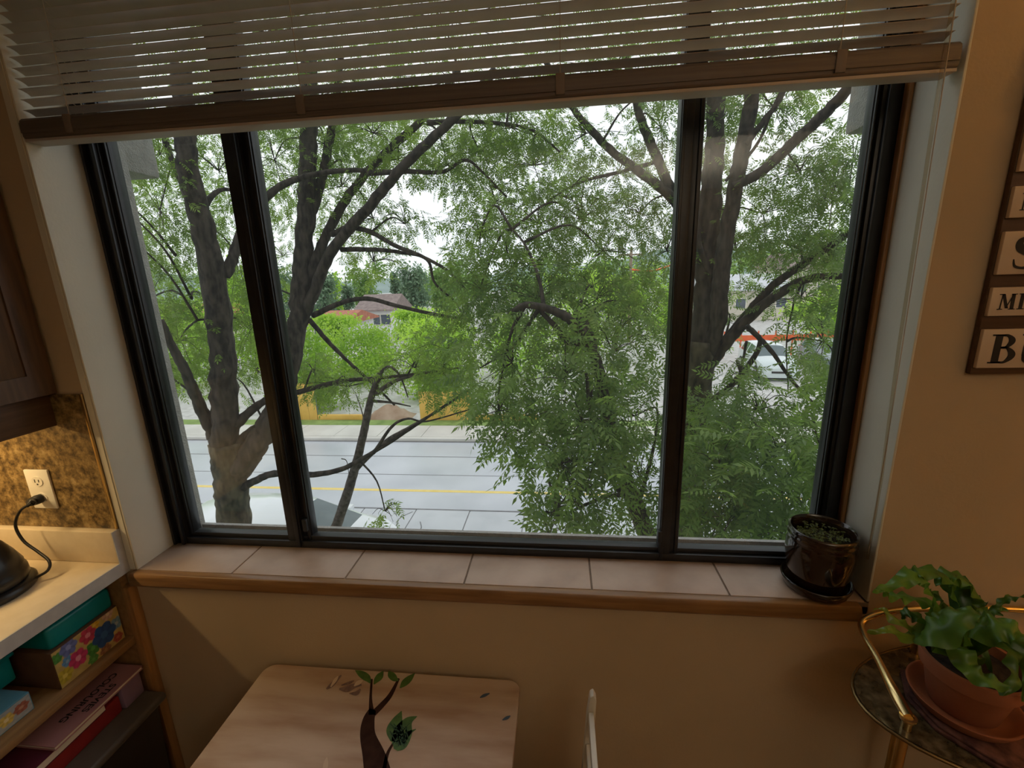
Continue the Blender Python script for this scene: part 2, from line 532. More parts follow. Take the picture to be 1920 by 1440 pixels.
# ------------------------------------------------------------------ unseen lamps added to light the room
TP = (0.95, -1.45)
tl = thing('added_uplighter', (TP[0], TP[1], 0.0), 'tall uplighter lamp added behind the viewer to light the room', 'lamp')  # added lamp, stands in for the general light from the room behind
MB().lathe([(0, 0), (0.15, 0), (0.15, 0.015), (0.03, 0.03), (0, 0.032)], (*TP, 0.0), 32).build('base', M_BLACKP, tl, smooth=True, angle=40)
MB().tube([(*TP, 0.03), (*TP, 1.72)], 0.013, 12).build('pole', M_BLACKP, tl, smooth=True)
MB().lathe([(0.015, 1.70), (0.10, 1.74), (0.17, 1.82), (0.175, 1.825), (0.165, 1.825), (0.095, 1.752), (0.0, 1.745)], (*TP, 0.0), 40).build('bowl', M_BLACKP, tl, smooth=True, angle=60)
ld = bpy.data.lights.new('added_uplight_bulb', 'AREA')
ld.shape = 'DISK'
ld.size = 0.2
ld.energy = LAMP_W
ld.color = (1.0, 0.88, 0.71)
lo = bpy.data.objects.new('added_uplight_bulb', ld)
link(lo, tl)
lo.location = (0, 0, 1.80)
lo.rotation_euler = (math.pi, 0, 0)

fl = thing('added_floor_lamp', (1.90, 0.30, 0.0), 'brass floor lamp with a cream shade added out of view for warm light', 'lamp')  # added out of view, stands in for the warm light from the right
MB().lathe([(0, 0), (0.14, 0), (0.14, 0.012), (0.03, 0.03), (0, 0.032)], (1.90, 0.30, 0.0), 32).build('base', M_BRASSD, fl, smooth=True, angle=40)
MB().tube([(1.90, 0.30, 0.03), (1.90, 0.30, 1.60)], 0.011, 12).build('pole', M_BRASSD, fl, smooth=True)
MB().lathe([(0.20, 1.52), (0.13, 1.80), (0.127, 1.80), (0.197, 1.52)], (1.90, 0.30, 0.0), 40).build('shade', pm('cream_lampshade', (0.75, 0.62, 0.42), None, 20, 0.8), fl, smooth=True, angle=40)
MB().lathe([(0, 1.62), (0.022, 1.63), (0.032, 1.66), (0.028, 1.69), (0, 1.71)], (1.90, 0.30, 0.0), 20).build('bulb', emit('bulb_glow', (1.0, 0.62, 0.28), 12.0), fl, smooth=True)
ld = bpy.data.lights.new('added_floor_lamp_bulb', 'POINT')
ld.energy = FLOOR_W
ld.color = (1.0, 0.53, 0.13)
ld.shadow_soft_size = 0.05
lo = bpy.data.objects.new('added_floor_lamp_bulb', ld)
link(lo, fl)
lo.location = (0, 0, 1.76)

def at_z(u, v, z):
    d = RW.T @ np.array([(u - 960) / F_PX, (v - 720) / F_PX, 1.0])
    return CAM + d * ((z - CAM[2]) / d[2])

# ------------------------------------------------------------------ kitchen unit on the left
ct = thing('countertop', (-1.55, 0.3, 0.875), 'cream laminate countertop with grey edge running up to the window wall', 'countertop')
MB().box(XL + 0.001, -1.2375, -1.2, 0.984, 0.877, 0.915).build('slab', M_COUNTER, ct, bevel=0.003)
MB().box(-1.2373, -1.234, -1.2, 0.984, 0.877, 0.9145).build('edge_band', M_CEDGE, ct)
lip = MB().box(XL + 0.001, -1.2365, 0.961, 0.984, 0.9152, 1.012).build('upstand', M_COUNTER, ct, bevel=0.003)
MB().box(-1.2363, -1.2335, 0.9612, 0.984, 0.9152, 1.0115).build('end_cap', M_CEDGE, lip)

def granite():
    ma = pm('granite_laminate', (0.3, 0.2, 0.08))
    n, l = ma.node_tree.nodes, ma.node_tree.links
    b = n['Principled BSDF']
    b.inputs['Roughness'].default_value = 0.4
    tc = n.new('ShaderNodeTexCoord')
    a = n.new('ShaderNodeTexNoise'); a.inputs['Scale'].default_value = 38; a.inputs['Detail'].default_value = 6; a.inputs['Roughness'].default_value = 0.7
    v = n.new('ShaderNodeTexVoronoi'); v.inputs['Scale'].default_value = 60
    l.new(tc.outputs['Object'], a.inputs['Vector']); l.new(tc.outputs['Object'], v.inputs['Vector'])
    cr = n.new('ShaderNodeValToRGB')
    e = cr.color_ramp.elements
    e[0].position, e[0].color = 0.36, (0.045, 0.028, 0.012, 1)
    e[1].position, e[1].color = 0.68, (0.50, 0.36, 0.17, 1)
    k = cr.color_ramp.elements.new(0.48); k.color = (0.20, 0.125, 0.045, 1)
    k = cr.color_ramp.elements.new(0.56); k.color = (0.34, 0.225, 0.085, 1)
    mx = n.new('ShaderNodeMix'); mx.data_type = 'RGBA'; mx.blend_type = 'MULTIPLY'; mx.inputs[0].default_value = 0.35
    l.new(a.outputs['Fac'], cr.inputs['Fac'])
    l.new(cr.outputs['Color'], mx.inputs[6]); l.new(v.outputs['Distance'], mx.inputs[7])
    l.new(mx.outputs[2], b.inputs['Base Color'])
    return ma
bs = thing('backsplash', (-1.55, 0.98, 1.013), 'mottled brown stone backsplash panel above the countertop', 'backsplash')
MB().box(XL + 0.001, -1.241, 0.9805, 0.9845, 1.0125, 1.402).build('panel', granite(), bs)
MB().box(-1.241, -1.2335, 0.9775, 0.9845, 1.0125, 1.403).build('edge_trim', M_BRASSD, bs, bevel=0.0015)

# outlet and kettle
ol = thing('wall_outlet', (-1.435, 0.980, 1.072), 'cream double outlet with a black plug on the brown backsplash', 'outlet')
MB().box(-1.4735, -1.3985, 0.974, 0.980, 1.073, 1.190).build('plate', M_WHITEP, ol, bevel=0.003)
for zc in (1.156, 1.107):
    s = MB()
    pts = [(-1.436 + 0.0165 * math.cos(a), zc + 0.0145 * math.sin(a)) for a in np.linspace(0, 2 * math.pi, 20, endpoint=False)]
    s.prism_axis(pts, 1, 0.9722, 0.9745)
    so = s.build('socket', M_WHITEP, ol, smooth=True, angle=30)
    for dx, h in ((-0.006, 0.0045), (0.006, 0.0038)):
        MB().box(-1.436 + dx - 0.001, -1.436 + dx + 0.001, 0.9716, 0.9723, zc + 0.002 - h, zc + 0.002 + h).build('slot', M_BLACKR, so)
    MB().box(-1.438, -1.434, 0.9716, 0.9723, zc - 0.010, zc - 0.006).build('slot', M_BLACKR, so)

kt = thing('kettle', (-1.462, 0.815, 0.9152), 'black electric kettle at the left edge on the countertop', 'kettle')
KC = (-1.462, 0.815, 0.9152)
MB().lathe([(0, 0), (0.094, 0), (0.098, 0.004), (0.098, 0.016), (0.092, 0.022), (0, 0.024)], KC, 48).build('power_base', M_BLACKP, kt, smooth=True, angle=50)
MB().lathe([(0, 0.025), (0.084, 0.025), (0.088, 0.030), (0.087, 0.050), (0.082, 0.062), (0.083, 0.066), (0.072, 0.095), (0.058, 0.125), (0.046, 0.145), (0.0, 0.152)], KC, 48).build('body', M_BLACKP, kt, smooth=True, angle=50)
MB().lathe([(0, 0.15), (0.014, 0.151), (0.016, 0.167), (0.010, 0.173), (0, 0.174)], KC, 20).build('lid_knob', M_BLACKP, kt, smooth=True)
MB().tube(spline([(-1.500, 0.785, 1.05), (-1.54, 0.75, 1.09), (-1.575, 0.725, 1.06), (-1.575, 0.728, 0.99), (-1.53, 0.765, 0.955)], 6), 0.011, 10).build('handle', M_BLACKP, kt, smooth=True)
cord = [(-1.436, 0.9715, 1.107), (-1.440, 0.950, 1.106), at(60, 943, .935), at(38, 958, .925), at(29, 985, .92), at(44, 1014, .918), at(72, 1035, .915), at(92, 1052, .905), at(90, 1069, .892), at(68, 1083, .875)]
cord = [np.array(c) for c in cord]
co = MB().tube(spline(cord[2:], 8), 0.0035, 8).build('cord', M_BLACKR, kt, smooth=True)
MB().tube([cord[0], (-1.438, 0.962, 1.107), cord[1], cord[2], cord[2] * 0.6 + cord[3] * 0.4], [0.0125, 0.0135, 0.0115, 0.0075, 0.004], 12).build('plug', M_BLACKR, co, smooth=True)

# wall cabinet with lit underside
wc = thing('wall_cabinet', (-1.6, 0.3, 1.40), 'dark walnut wall cabinet above the lit backsplash', 'cabinet')
MB().box(XL + 0.001, -1.318, -1.2, 0.983, 1.404, 2.30).build('carcass', M_CAB, wc)
for y0, y1 in ((0.50, 0.978), (0.018, 0.496), (-0.464, 0.014)):
    d = MB().box(-1.3175, -1.303, y0, y1, 1.406, 2.296).build('door', M_CAB, wc, bevel=0.002)
    fr_ = MB()
    fr_.box(-1.303, -1.299, y0 + 0.002, y0 + 0.055, 1.408, 2.294)
    fr_.box(-1.303, -1.299, y1 - 0.055, y1 - 0.002, 1.408, 2.294)
    fr_.box(-1.303, -1.299, y0 + 0.055, y1 - 0.055, 1.408, 1.463)
    fr_.box(-1.303, -1.299, y0 + 0.055, y1 - 0.055, 2.239, 2.294)
    fr_.build('door_frame', M_CAB, d)
MB().box(-1.347, -1.328, -1.2, 0.978, 1.318, 1.4035).build('valance', M_CABY, wc, bevel=0.002)
st = MB().box(-1.60, -1.555, 0.45, 0.93, 1.385, 1.4035).build('light_strip', M_WHITEP, wc, bevel=0.002)
ld = bpy.data.lights.new('strip_bulb', 'AREA')
ld.shape = 'RECTANGLE'
ld.size, ld.size_y = 0.04, 0.46
ld.energy = STRIP_W
ld.color = (1.0, 0.70, 0.33)
lo = bpy.data.objects.new('strip_bulb', ld)
link(lo, wc)
lo.location = (-1.5775 + 1.6, 0.69 - 0.3, 1.383 - 1.40)

# base cabinet with open shelves
bc = thing('base_cabinet', (-1.55, 0.3, 0.0), 'open oak base cabinet under the cream countertop', 'cabinet')
MB().box(-1.88, -1.2505, 0.963, 0.983, 0.0, 0.876).build('side_panel', M_SHELF, bc)
MB().box(-1.88, -1.2505, -0.30, -0.28, 0.0, 0.876).build('side_panel', M_SHELF, bc)
MB().box(-1.88, -1.86, -0.28, 0.963, 0.0, 0.876).build('back_panel', M_CAB, bc)
MB().box(-1.86, -1.2505, -0.28, 0.963, 0.08, 0.10).build('bottom_panel', M_SHELF, bc)
MB().box(-1.86, -1.2505, -0.28, 0.963, 0.648, 0.670).build('shelf', M_SHELF, bc, bevel=0.002)
MB().box(-1.2502, -1.226, 0.958, 0.984, 0.0, 0.8365).build('stile', M_OAKV, bc, bevel=0.002)
MB().box(-1.30, -1.285, -0.28, 0.963, 0.0, 0.08).build('toe_kick', M_CAB, bc)

def attr_mat(name, rough=0.5):
    if name in MATS: return MATS[name]
    ma = bpy.data.materials.new(name)
    ma.use_nodes = True
    n, l = ma.node_tree.nodes, ma.node_tree.links
    a = n.new('ShaderNodeAttribute'); a.attribute_name = 'print'
    l.new(a.outputs['Color'], n['Principled BSDF'].inputs['Base Color'])
    n['Principled BSDF'].inputs['Roughness'].default_value = rough
    MATS[name] = ma
    return ma

def printed_panel(name, parent, x, y0, y1, z0, z1, fn, nu=90, nv=48):
    """upright printed panel facing +x, its flat print given by fn(u, v)"""
    b = MB()
    b.grid([[(x, y0 + (y1 - y0) * i / nu, z0 + (z1 - z0) * j / nv) for j in range(nv + 1)] for i in range(nu + 1)])
    o = b.build(name, attr_mat('printed_card'), parent)
    me = o.data
    at_ = me.color_attributes.new('print', 'FLOAT_COLOR', 'POINT')
    cols = np.ones((len(me.vertices), 4), np.float32)
    off = wloc(parent)
    for i, v in enumerate(me.vertices):
        cols[i, :3] = fn((v.co.y + off.y - y0) / (y1 - y0), (v.co.z + off.z - z0) / (z1 - z0))
    at_.data.foreach_set('color', cols.ravel())
    return o

FLOW = [  # u (0 near viewer .. 1 by the window), v, radius, petal colour, centre
    (0.72, 0.50, 0.33, (0.03, 0.10, 0.30), (0.05, 0.16, 0.4)), (0.50, 0.80, 0.22, (0.55, 0.05, 0.10), (0.8, 0.3, 0.35)),
    (0.22, 0.86, 0.22, (0.16, 0.20, 0.48), (0.35, 0.4, 0.7)), (0.30, 0.42, 0.24, (0.60, 0.05, 0.16), (0.85, 0.35, 0.45)),
    (0.08, 0.25, 0.20, (0.55, 0.45, 0.05), (0.75, 0.65, 0.15)), (0.62, 0.92, 0.14, (0.75, 0.45, 0.03), (0.9, 0.6, 0.1)),
    (0.93, 0.55, 0.18, (0.20, 0.36, 0.50), (0.45, 0.55, 0.6)), (0.84, 0.95, 0.16, (0.62, 0.42, 0.30), (0.8, 0.7, 0.5)),
    (0.05, 0.80, 0.14, (0.08, 0.28, 0.06), (0.1, 0.35, 0.08)), (0.52, 0.38, 0.20, (0.06, 0.26, 0.05), (0.12, 0.4, 0.08)),
    (0.16, 0.55, 0.14, (0.12, 0.30, 0.55), (0.3, 0.45, 0.6)), (0.48, 0.10, 0.14, (0.10, 0.30, 0.06), (0.15, 0.4, 0.1)),
    (0.90, 0.15, 0.14, (0.45, 0.10, 0.08), (0.6, 0.2, 0.15)), (0.68, 0.08, 0.16, (0.30, 0.14, 0.08), (0.4, 0.25, 0.1))]
def floral(base, flow, asp):
    def fn(u, v):
        for (a, b, r, c, k) in flow:
            du, dv = (u - a) * asp, v - b
            d = math.hypot(du, dv)
            an = math.atan2(dv, du)
            rr = r * (0.78 + 0.22 * abs(math.cos(3 * an)))
            if d < rr:
                return k if d < r * 0.3 else [q * (0.75 + 0.35 * abs(math.cos(3 * an))) for q in c]
        return [q * (0.9 + 0.1 * math.sin(30 * u) * math.sin(23 * v)) for q in base]
    return fn

fb = thing('storage_box', (-1.40, 0.87, 0.6705), 'flower printed box with teal lid on the upper shelf', 'box')
M_BOXB = pm('box_card_brown', (0.10, 0.05, 0.03), (0.14, 0.07, 0.04), 20, 0.7)
M_TEAL = pm('teal_plastic', (0.0, 0.22, 0.24), (0.005, 0.26, 0.28), 12, 0.35)
MB().box(-1.53, -1.2765, 0.785, 0.957, 0.6705, 0.780).build('body', M_BOXB, fb, bevel=0.002)
printed_panel('printed_front', fb, -1.2755, 0.7865, 0.9555, 0.672, 0.7785, floral((0.62, 0.47, 0.16), FLOW, 1.7))
MB().box(-1.52, -1.281, 0.792, 0.955, 0.7803, 0.842).build('lid', M_TEAL, fb, bevel=0.010, seg=3)
sb = thing('small_box', (-1.36, 0.68, 0.6705), 'small pale blue flower printed box on the upper shelf', 'box')
M_SKY = pm('pale_blue_card', (0.10, 0.28, 0.40), (0.14, 0.34, 0.46), 20, 0.6)
MB().box(-1.45, -1.288, 0.600, 0.735, 0.6705, 0.722).build('body', M_SKY, sb, bevel=0.002)
FL2 = [(0.85, 0.55, 0.30, (0.35, 0.12, 0.08), (0.5, 0.3, 0.2)), (0.62, 0.5, 0.32, (0.65, 0.5, 0.12), (0.8, 0.7, 0.4)), (0.35, 0.45, 0.30, (0.45, 0.40, 0.38), (0.3, 0.12, 0.1)), (0.12, 0.5, 0.3, (0.5, 0.3, 0.3), (0.7, 0.6, 0.5))]
printed_panel('printed_front', sb, -1.287, 0.603, 0.732, 0.674, 0.719, floral((0.40, 0.44, 0.46), FL2, 2.4), 70, 26)
tb = thing('teal_tub', (-1.44, 0.70, 0.7225), 'teal plastic tub in the dark behind the small pale blue box', 'tub')
MB().box(-1.50, -1.36, 0.655, 0.765, 0.7225, 0.79).build('body', M_TEAL, tb, bevel=0.006)
MB().box(-1.505, -1.352, 0.650, 0.770, 0.790, 0.800).build('rim', M_TEAL, tb, bevel=0.003)

# storage bin, folders and notebook below
bn = thing('storage_bin', (-1.45, 0.72, 0.1005), 'large smoky plastic storage bin with flat lid in the cabinet bottom', 'bin')
M_SMOKE = pm('smoky_plastic', (0.035, 0.030, 0.028), (0.05, 0.044, 0.04), 6, 0.35)
M_LID = pm('smoky_grey_lid', (0.105, 0.09, 0.08), (0.13, 0.115, 0.10), 14, 0.4, bump=0.06)
MB().prism_axis([(-1.77, 0.1005), (-1.225, 0.1005), (-1.198, 0.462), (-1.80, 0.462)], 1, 0.455, 0.938).build('tub', M_SMOKE, bn, bevel=0.012)
MB().box(-1.81, -1.183, 0.44, 0.953, 0.4625, 0.488).build('lid', M_LID, bn, bevel=0.009, seg=3)
rf = thing('red_folder', (-1.40, 0.80, 0.4885), 'red document folder lying on the smoky bin lid', 'folder')
M_RED = pm('red_card', (0.28, 0.02, 0.025), (0.34, 0.03, 0.035), 20, 0.45)
MB().box(-1.52, -1.255, 0.64, 0.885, 0.4885, 0.541).build('sleeve', M_RED, rf, bevel=0.004)
pf = thing('purple_case', (-1.38, 0.92, 0.4885), 'lilac pencil case on the bin lid beside the red folder', 'case')
M_LILAC = pm('lilac_plastic', (0.24, 0.16, 0.26), (0.28, 0.19, 0.30), 20, 0.4)
MB().box(-1.50, -1.247, 0.888, 0.947, 0.4885, 0.561).build('body', M_LILAC, pf, bevel=0.005)
MB().box(-1.49, -1.2475, 0.890, 0.945, 0.561, 0.565).build('flap', M_LILAC, pf, bevel=0.001)
nb2 = thing('dark_notebook', (-1.40, 0.72, 0.5415), 'thin plum notebook poking out under the pink book', 'book')
M_PLUM = pm('plum_card', (0.09, 0.015, 0.03), (0.12, 0.02, 0.04), 20, 0.5)
MB().box(-1.52, -1.246, 0.645, 0.84, 0.5415, 0.5440).build('cover', M_PLUM, nb2)
MB().box(-1.518, -1.2465, 0.646, 0.84, 0.5442, 0.5620).build('pages', M_WHITEP, nb2)
MB().box(-1.52, -1.246, 0.645, 0.84, 0.5622, 0.5648).build('cover', M_PLUM, nb2)
pk = thing('pink_book', (-1.38, 0.83, 0.5652), 'pink activity book with black lettering sticking out under the shelf', 'book')
M_PINK = pm('dusty_pink_card', (0.42, 0.20, 0.22), (0.48, 0.245, 0.26), 5, 0.45)
MB().box(-1.54, -1.240, 0.716, 0.952, 0.5652, 0.5674).build('cover', M_PINK, pk)
MB().box(-1.537, -1.242, 0.718, 0.950, 0.5676, 0.5740).build('pages', M_WHITEP, pk)
MB().box(-1.54, -1.240, 0.716, 0.952, 0.5742, 0.5766).build('cover', M_PINK, pk)
M_INK = pm('black_ink', (0.012, 0.010, 0.012), None, 20, 0.6)
def text_mesh(s, size):
    c = bpy.data.curves.new('lettering', 'FONT')
    c.body = s
    c.size = size
    c.align_x = 'CENTER'
    c.offset = 0.0006
    o = bpy.data.objects.new('lettering', c)
    COL.objects.link(o)
    dg = bpy.context.evaluated_depsgraph_get()
    me = bpy.data.meshes.new_from_object(o.evaluated_get(dg))
    bpy.data.objects.remove(o)
    me.materials.clear()
    me.materials.append(M_INK)
    return me
for s, x in (('STEVIES', -1.272), ('COLOURING', -1.302)):
    o = bpy.data.objects.new('lettering', text_mesh(s, 0.025))
    link(o, pk)
    o.location = (x + 1.38, 0.847 - 0.83, 0.5769 - 0.5652)
    o.rotation_euler = (0, 0, -math.pi / 2)

# ------------------------------------------------------------------ wall sign
def brush(path, n=10):
    """flat pen stroke: path of (x, y, width) -> outline polygon pairs"""
    P = spline(path, n) if len(path) > 2 else [np.array(p, float) for p in path]
    L, R = [], []
    for i, p in enumerate(P):
        t = P[min(i + 1, len(P) - 1)][:2] - P[max(i - 1, 0)][:2]
        t = t / (np.linalg.norm(t) + 1e-9)
        nn = np.array([-t[1], t[0]])
        L.append(p[:2] + nn * p[2] / 2)
        R.append(p[:2] - nn * p[2] / 2)
    return L, R
def rect(x0, x1, y0, y1): return ([(x0, y0), (x1, y0)], [(x0, y1), (x1, y1)])
def para(a, b, w): return ([(a[0], a[1]), (b[0], b[1])], [(a[0] + w, a[1]), (b[0] + w, b[1])])
S_ = 0.05
GLYPH = {
 'I': [rect(.12, .32, 0, 1), rect(.02, .42, 0, S_), rect(.02, .42, 1 - S_, 1)],
 'M': [para((.12, 0), (.16, 1), .06), para((.14, 1), (.46, .08), .17), para((.46, .08), (.80, 1), .05), para((.72, 1), (.74, 0), .20),
       rect(.0, .30, 0, S_), rect(.64, 1.02, 0, S_), rect(.0, .30, 1 - S_, 1), rect(.70, 1.02, 1 - S_, 1)],
 'N': [para((.12, 0), (.12, 1), .06), para((.10, 1), (.62, 0), .20), para((.74, 0), (.74, 1), .06),
       rect(.0, .30, 0, S_), rect(.0, .28, 1 - S_, 1), rect(.62, .92, 1 - S_, 1)],
 'B': [rect(.10, .32, 0, 1), rect(.0, .40, 0, S_), rect(.0, .40, 1 - S_, 1),
       brush([(.30, .965, .07), (.48, .95, .09), (.62, .77, .20), (.48, .565, .08), (.30, .545, .06)]),
       brush([(.30, .545, .06), (.52, .53, .08), (.70, .29, .22), (.52, .05, .09), (.30, .035, .07)])],
 'U': [rect(.10, .32, .26, 1), rect(.0, .44, 1 - S_, 1), rect(.64, .96, 1 - S_, 1),
       brush([(.21, .30, .22), (.26, .10, .19), (.48, .02, .10), (.70, .10, .09), (.79, .30, .07), (.80, 1.0, .07)])],
 'S': [brush([(.72, .72, .03), (.68, .90, .07), (.44, .97, .09), (.20, .86, .19), (.22, .66, .24), (.46, .53, .27), (.68, .38, .25), (.70, .16, .20), (.46, .02, .09), (.18, .08, .07), (.10, .30, .03)])],
}
def letters(mb, text, x, z, h, y, gap=0.10):
    for ch in text:
        g = GLYPH[ch]
        wmax = 0
        for L, R in g:
            P = [[(x + p[0] * h, y, z + p[1] * h) for p in L], [(x + p[0] * h, y, z + p[1] * h) for p in R]]
            mb.grid(P)
            mb.grid([[(a[0], y + 0.0008, a[2]) for a in r] for r in P])
            wmax = max(wmax, max(p[0] for p in L), max(p[0] for p in R))
        x += (wmax + gap) * h
sg = thing('wall_sign', (1.05, 0.984, 1.436), 'brown wooden sign with cream lettered plaques on the tan wall', 'sign')
M_SIGNB = pm('sign_dark_wood', (0.085, 0.040, 0.018), (0.12, 0.058, 0.028), 6, 0.55, stretch=(1, 14, 14), bump=0.1)
M_PLAQ = pm('cream_plaque', (0.62, 0.47, 0.33), (0.70, 0.54, 0.39), 8, 0.6, bump=0.05)
MB().box(0.8305, 1.32, 0.972, 0.984, 1.439, 2.02).build('backing', M_SIGNB, sg, bevel=0.002)
for z0, z1, tx, lx, lh in ((1.453, 1.531, 'BU', 0.850, 0.058), (1.557, 1.612, 'MI', 0.846, 0.030), (1.636, 1.715, 'S', 0.850, 0.058),
                           (1.739, 1.794, 'N', 0.847, 0.030), (1.819, 1.896, '', 0, 0), (1.920, 1.975, '', 0, 0)):
    p = MB().box(0.8325, 1.313, 0.964, 0.972, z0, z1).build('plaque', M_PLAQ, sg, bevel=0.0015)
    if tx:
        mb = MB()
        letters(mb, tx, lx, (z0 + z1) / 2 - lh / 2, lh, 0.9630)
        mb.build('lettering', M_INK, p)

# ------------------------------------------------------------------ black glazed pot on the sill
gp = thing('glazed_pot', (0.640, 1.045, 0.8803), 'dark brown glazed pot with tiny sprouts on the window sill', 'pot')
GC = (0.636, 1.038, 0.8803)
M_GLAZE = pm('tenmoku_glaze', (0.018, 0.010, 0.006), (0.05, 0.022, 0.010), 14, 0.12, coat=0.6, lo=0.45, hi=0.75)
MB().lathe([(0, 0), (0.060, 0), (0.066, 0.004), (0.0700, 0.016), (0.0715, 0.022), (0.0690, 0.024), (0.063, 0.012), (0.0, 0.011)], GC, 56, k=1.08).build('saucer', M_GLAZE, gp, smooth=True, angle=70)
MB().lathe([(0, 0.0125), (0.050, 0.0125), (0.054, 0.020), (0.063, 0.045), (0.068, 0.080), (0.069, 0.105), (0.066, 0.118), (0.0645, 0.124), (0.068, 0.128), (0.0675, 0.133), (0.0645, 0.136), (0.0668, 0.141),
            (0.0665, 0.147), (0.063, 0.149), (0.0595, 0.145), (0.059, 0.12), (0.0585, 0.11)], GC, 56, k=1.08).build('body', M_GLAZE, gp, smooth=True, angle=70)
M_SOIL = pm('potting_soil', (0.02, 0.012, 0.007), (0.05, 0.03, 0.018), 60, 0.95, bump=0.8)
MB().lathe([(0, 0.118), (0.03, 0.119), (0.0588, 0.115)], GC, 40, k=1.08).build('soil', M_SOIL, gp, smooth=True)
M_SPR = leafmat('sprout_green', (0.06, 0.085, 0.018), (0.16, 0.19, 0.04), 0.3, 60)
rs = random.Random(5)
sp = MB()
for k in range(150):
    a, r = rs.uniform(0, 6.283), 0.054 * math.sqrt(rs.random())
    x, y = GC[0] + r * math.cos(a), GC[1] + r * math.sin(a)
    h = rs.uniform(0.008, 0.024)
    z = GC[2] + 0.126
    tx, ty = x + rs.uniform(-.006, .006), y + rs.uniform(-.006, .006)
    sp.tube([(x, y, z), (tx, ty, z + h)], 0.0005, 3)
    for j in range(4):
        an = rs.uniform(0, 6.283); l_ = rs.uniform(0.004, 0.008)
        ux, uy = math.cos(an), math.sin(an)
        sp.add([(tx, ty, z + h), (tx + l_ * .5 * ux - l_ * .35 * uy, ty + l_ * .5 * uy + l_ * .35 * ux, z + h + .001),
                (tx + l_ * ux, ty + l_ * uy, z + h - .001), (tx + l_ * .5 * ux + l_ * .35 * uy, ty + l_ * .5 * uy - l_ * .35 * ux, z + h + .001)], [(0, 1, 2, 3)])
sp.build('sprouts', M_SPR, gp, kind='stuff')

# ------------------------------------------------------------------ brass cart
TC, TA, TB, TZ = (1.005, 0.788), 0.405, 0.180, 0.800
crt = thing('bar_cart', (TC[0], TC[1], 0.0), 'oval brass drinks cart with smoked glass trays below the sign', 'cart')
M_TRAY = pm('smoked_glass', (0.045, 0.030, 0.014), (0.16, 0.115, 0.06), 45, 0.14, coat=0.5, bump=0.12, lo=0.42, hi=0.7)
def oval(a, b, n=64): return [(TC[0] + a * math.cos(t), TC[1] + b * math.sin(t)) for t in np.linspace(0, 2 * math.pi, n, endpoint=False)]
for z in (TZ, 0.30):
    t = MB().prism(oval(TA - 0.004, TB - 0.004), z - 0.008, z).build('tray', M_TRAY, crt)
    ring = [(x, y, z - 0.004) for x, y in oval(TA - 0.001, TB - 0.001)]
    MB().tube(ring + ring[:2], 0.0035, 8, cap=False).build('rim', pm('dark_brass', (0.26, 0.175, 0.075), None, 20, 0.4, metal=1.0), t, smooth=True)
PO = [(0.652, 0.738), (0.800, 0.925), (1.358, 0.738), (1.210, 0.925)]
for x, y in PO:
    MB().tube([(x, y, 0.055), (x, y, TZ + 0.026)], 0.0085, 12).build('post', M_BRASSD, crt, smooth=True)
    cs = MB().lathe([(0, 0.0), (0.024, 0.0), (0.024, 0.018), (0, 0.018)], (0, 0, 0), 20)
    cs.v = [(x + vz - 0.009, y + vx, 0.025 + vy) for vx, vy, vz in cs.v]
    w_ = cs.build('caster', M_BLACKR, crt, smooth=True, angle=40)
    MB().box(x - 0.014, x + 0.014, y - 0.004, y + 0.004, 0.03, 0.056).build('fork', M_BRASSD, w_)
for x, y in (PO[0], PO[2]):
    MB().lathe([(0.0087, 0), (0.0135, 0.0), (0.0145, 0.003), (0.0135, 0.006), (0.0087, 0.006)], (x, y, TZ + 0.022), 20).build('collar', M_BRASS, crt, smooth=True)
hd = [(0.652, 0.738, 0.826), (0.656, 0.790, 0.838), (0.668, 0.850, 0.846), (0.676, 0.905, 0.852), (0.690, 0.940, 0.860), (0.735, 0.953, 0.876), (0.82, 0.955, 0.892), (0.95, 0.955, 0.900)]
rr = hd + [(2 * TC[0] - x, y, z) for x, y, z in hd[::-1]]
P = spline(rr, 8)
rad = [0.0068 + 0.004 * math.exp(-((min(i, len(P) - 1 - i) - 4) / 7.0) ** 2) for i in range(len(P))]
MB().tube(P, rad, 14).build('handle', M_BRASS, crt, smooth=True)

clp = thing('maroon_cloth', (0.80, 0.76, TZ + 0.0005), 'folded maroon patterned cloth under the terracotta saucer', 'cloth')
M_CLOTH = pm('maroon_cloth', (0.055, 0.014, 0.010), (0.17, 0.065, 0.045), 55, 0.75, bump=0.3, detail=6)
poly = [(0.700, 0.735), (0.752, 0.670), (0.80, 0.640), (0.892, 0.632), (0.905, 0.80), (0.86, 0.875), (0.73, 0.868), (0.694, 0.80)]
MB().prism(poly, TZ + 0.0005, TZ + 0.007).build('fold', M_CLOTH, clp, bevel=0.002)
MB().prism([(TC[0] - 0.205 + (x - 0.80) * 0.95, 0.76 + (y - 0.76) * 0.95) for x, y in poly], TZ + 0.0073, TZ + 0.013).build('fold', M_CLOTH, clp, bevel=0.002)

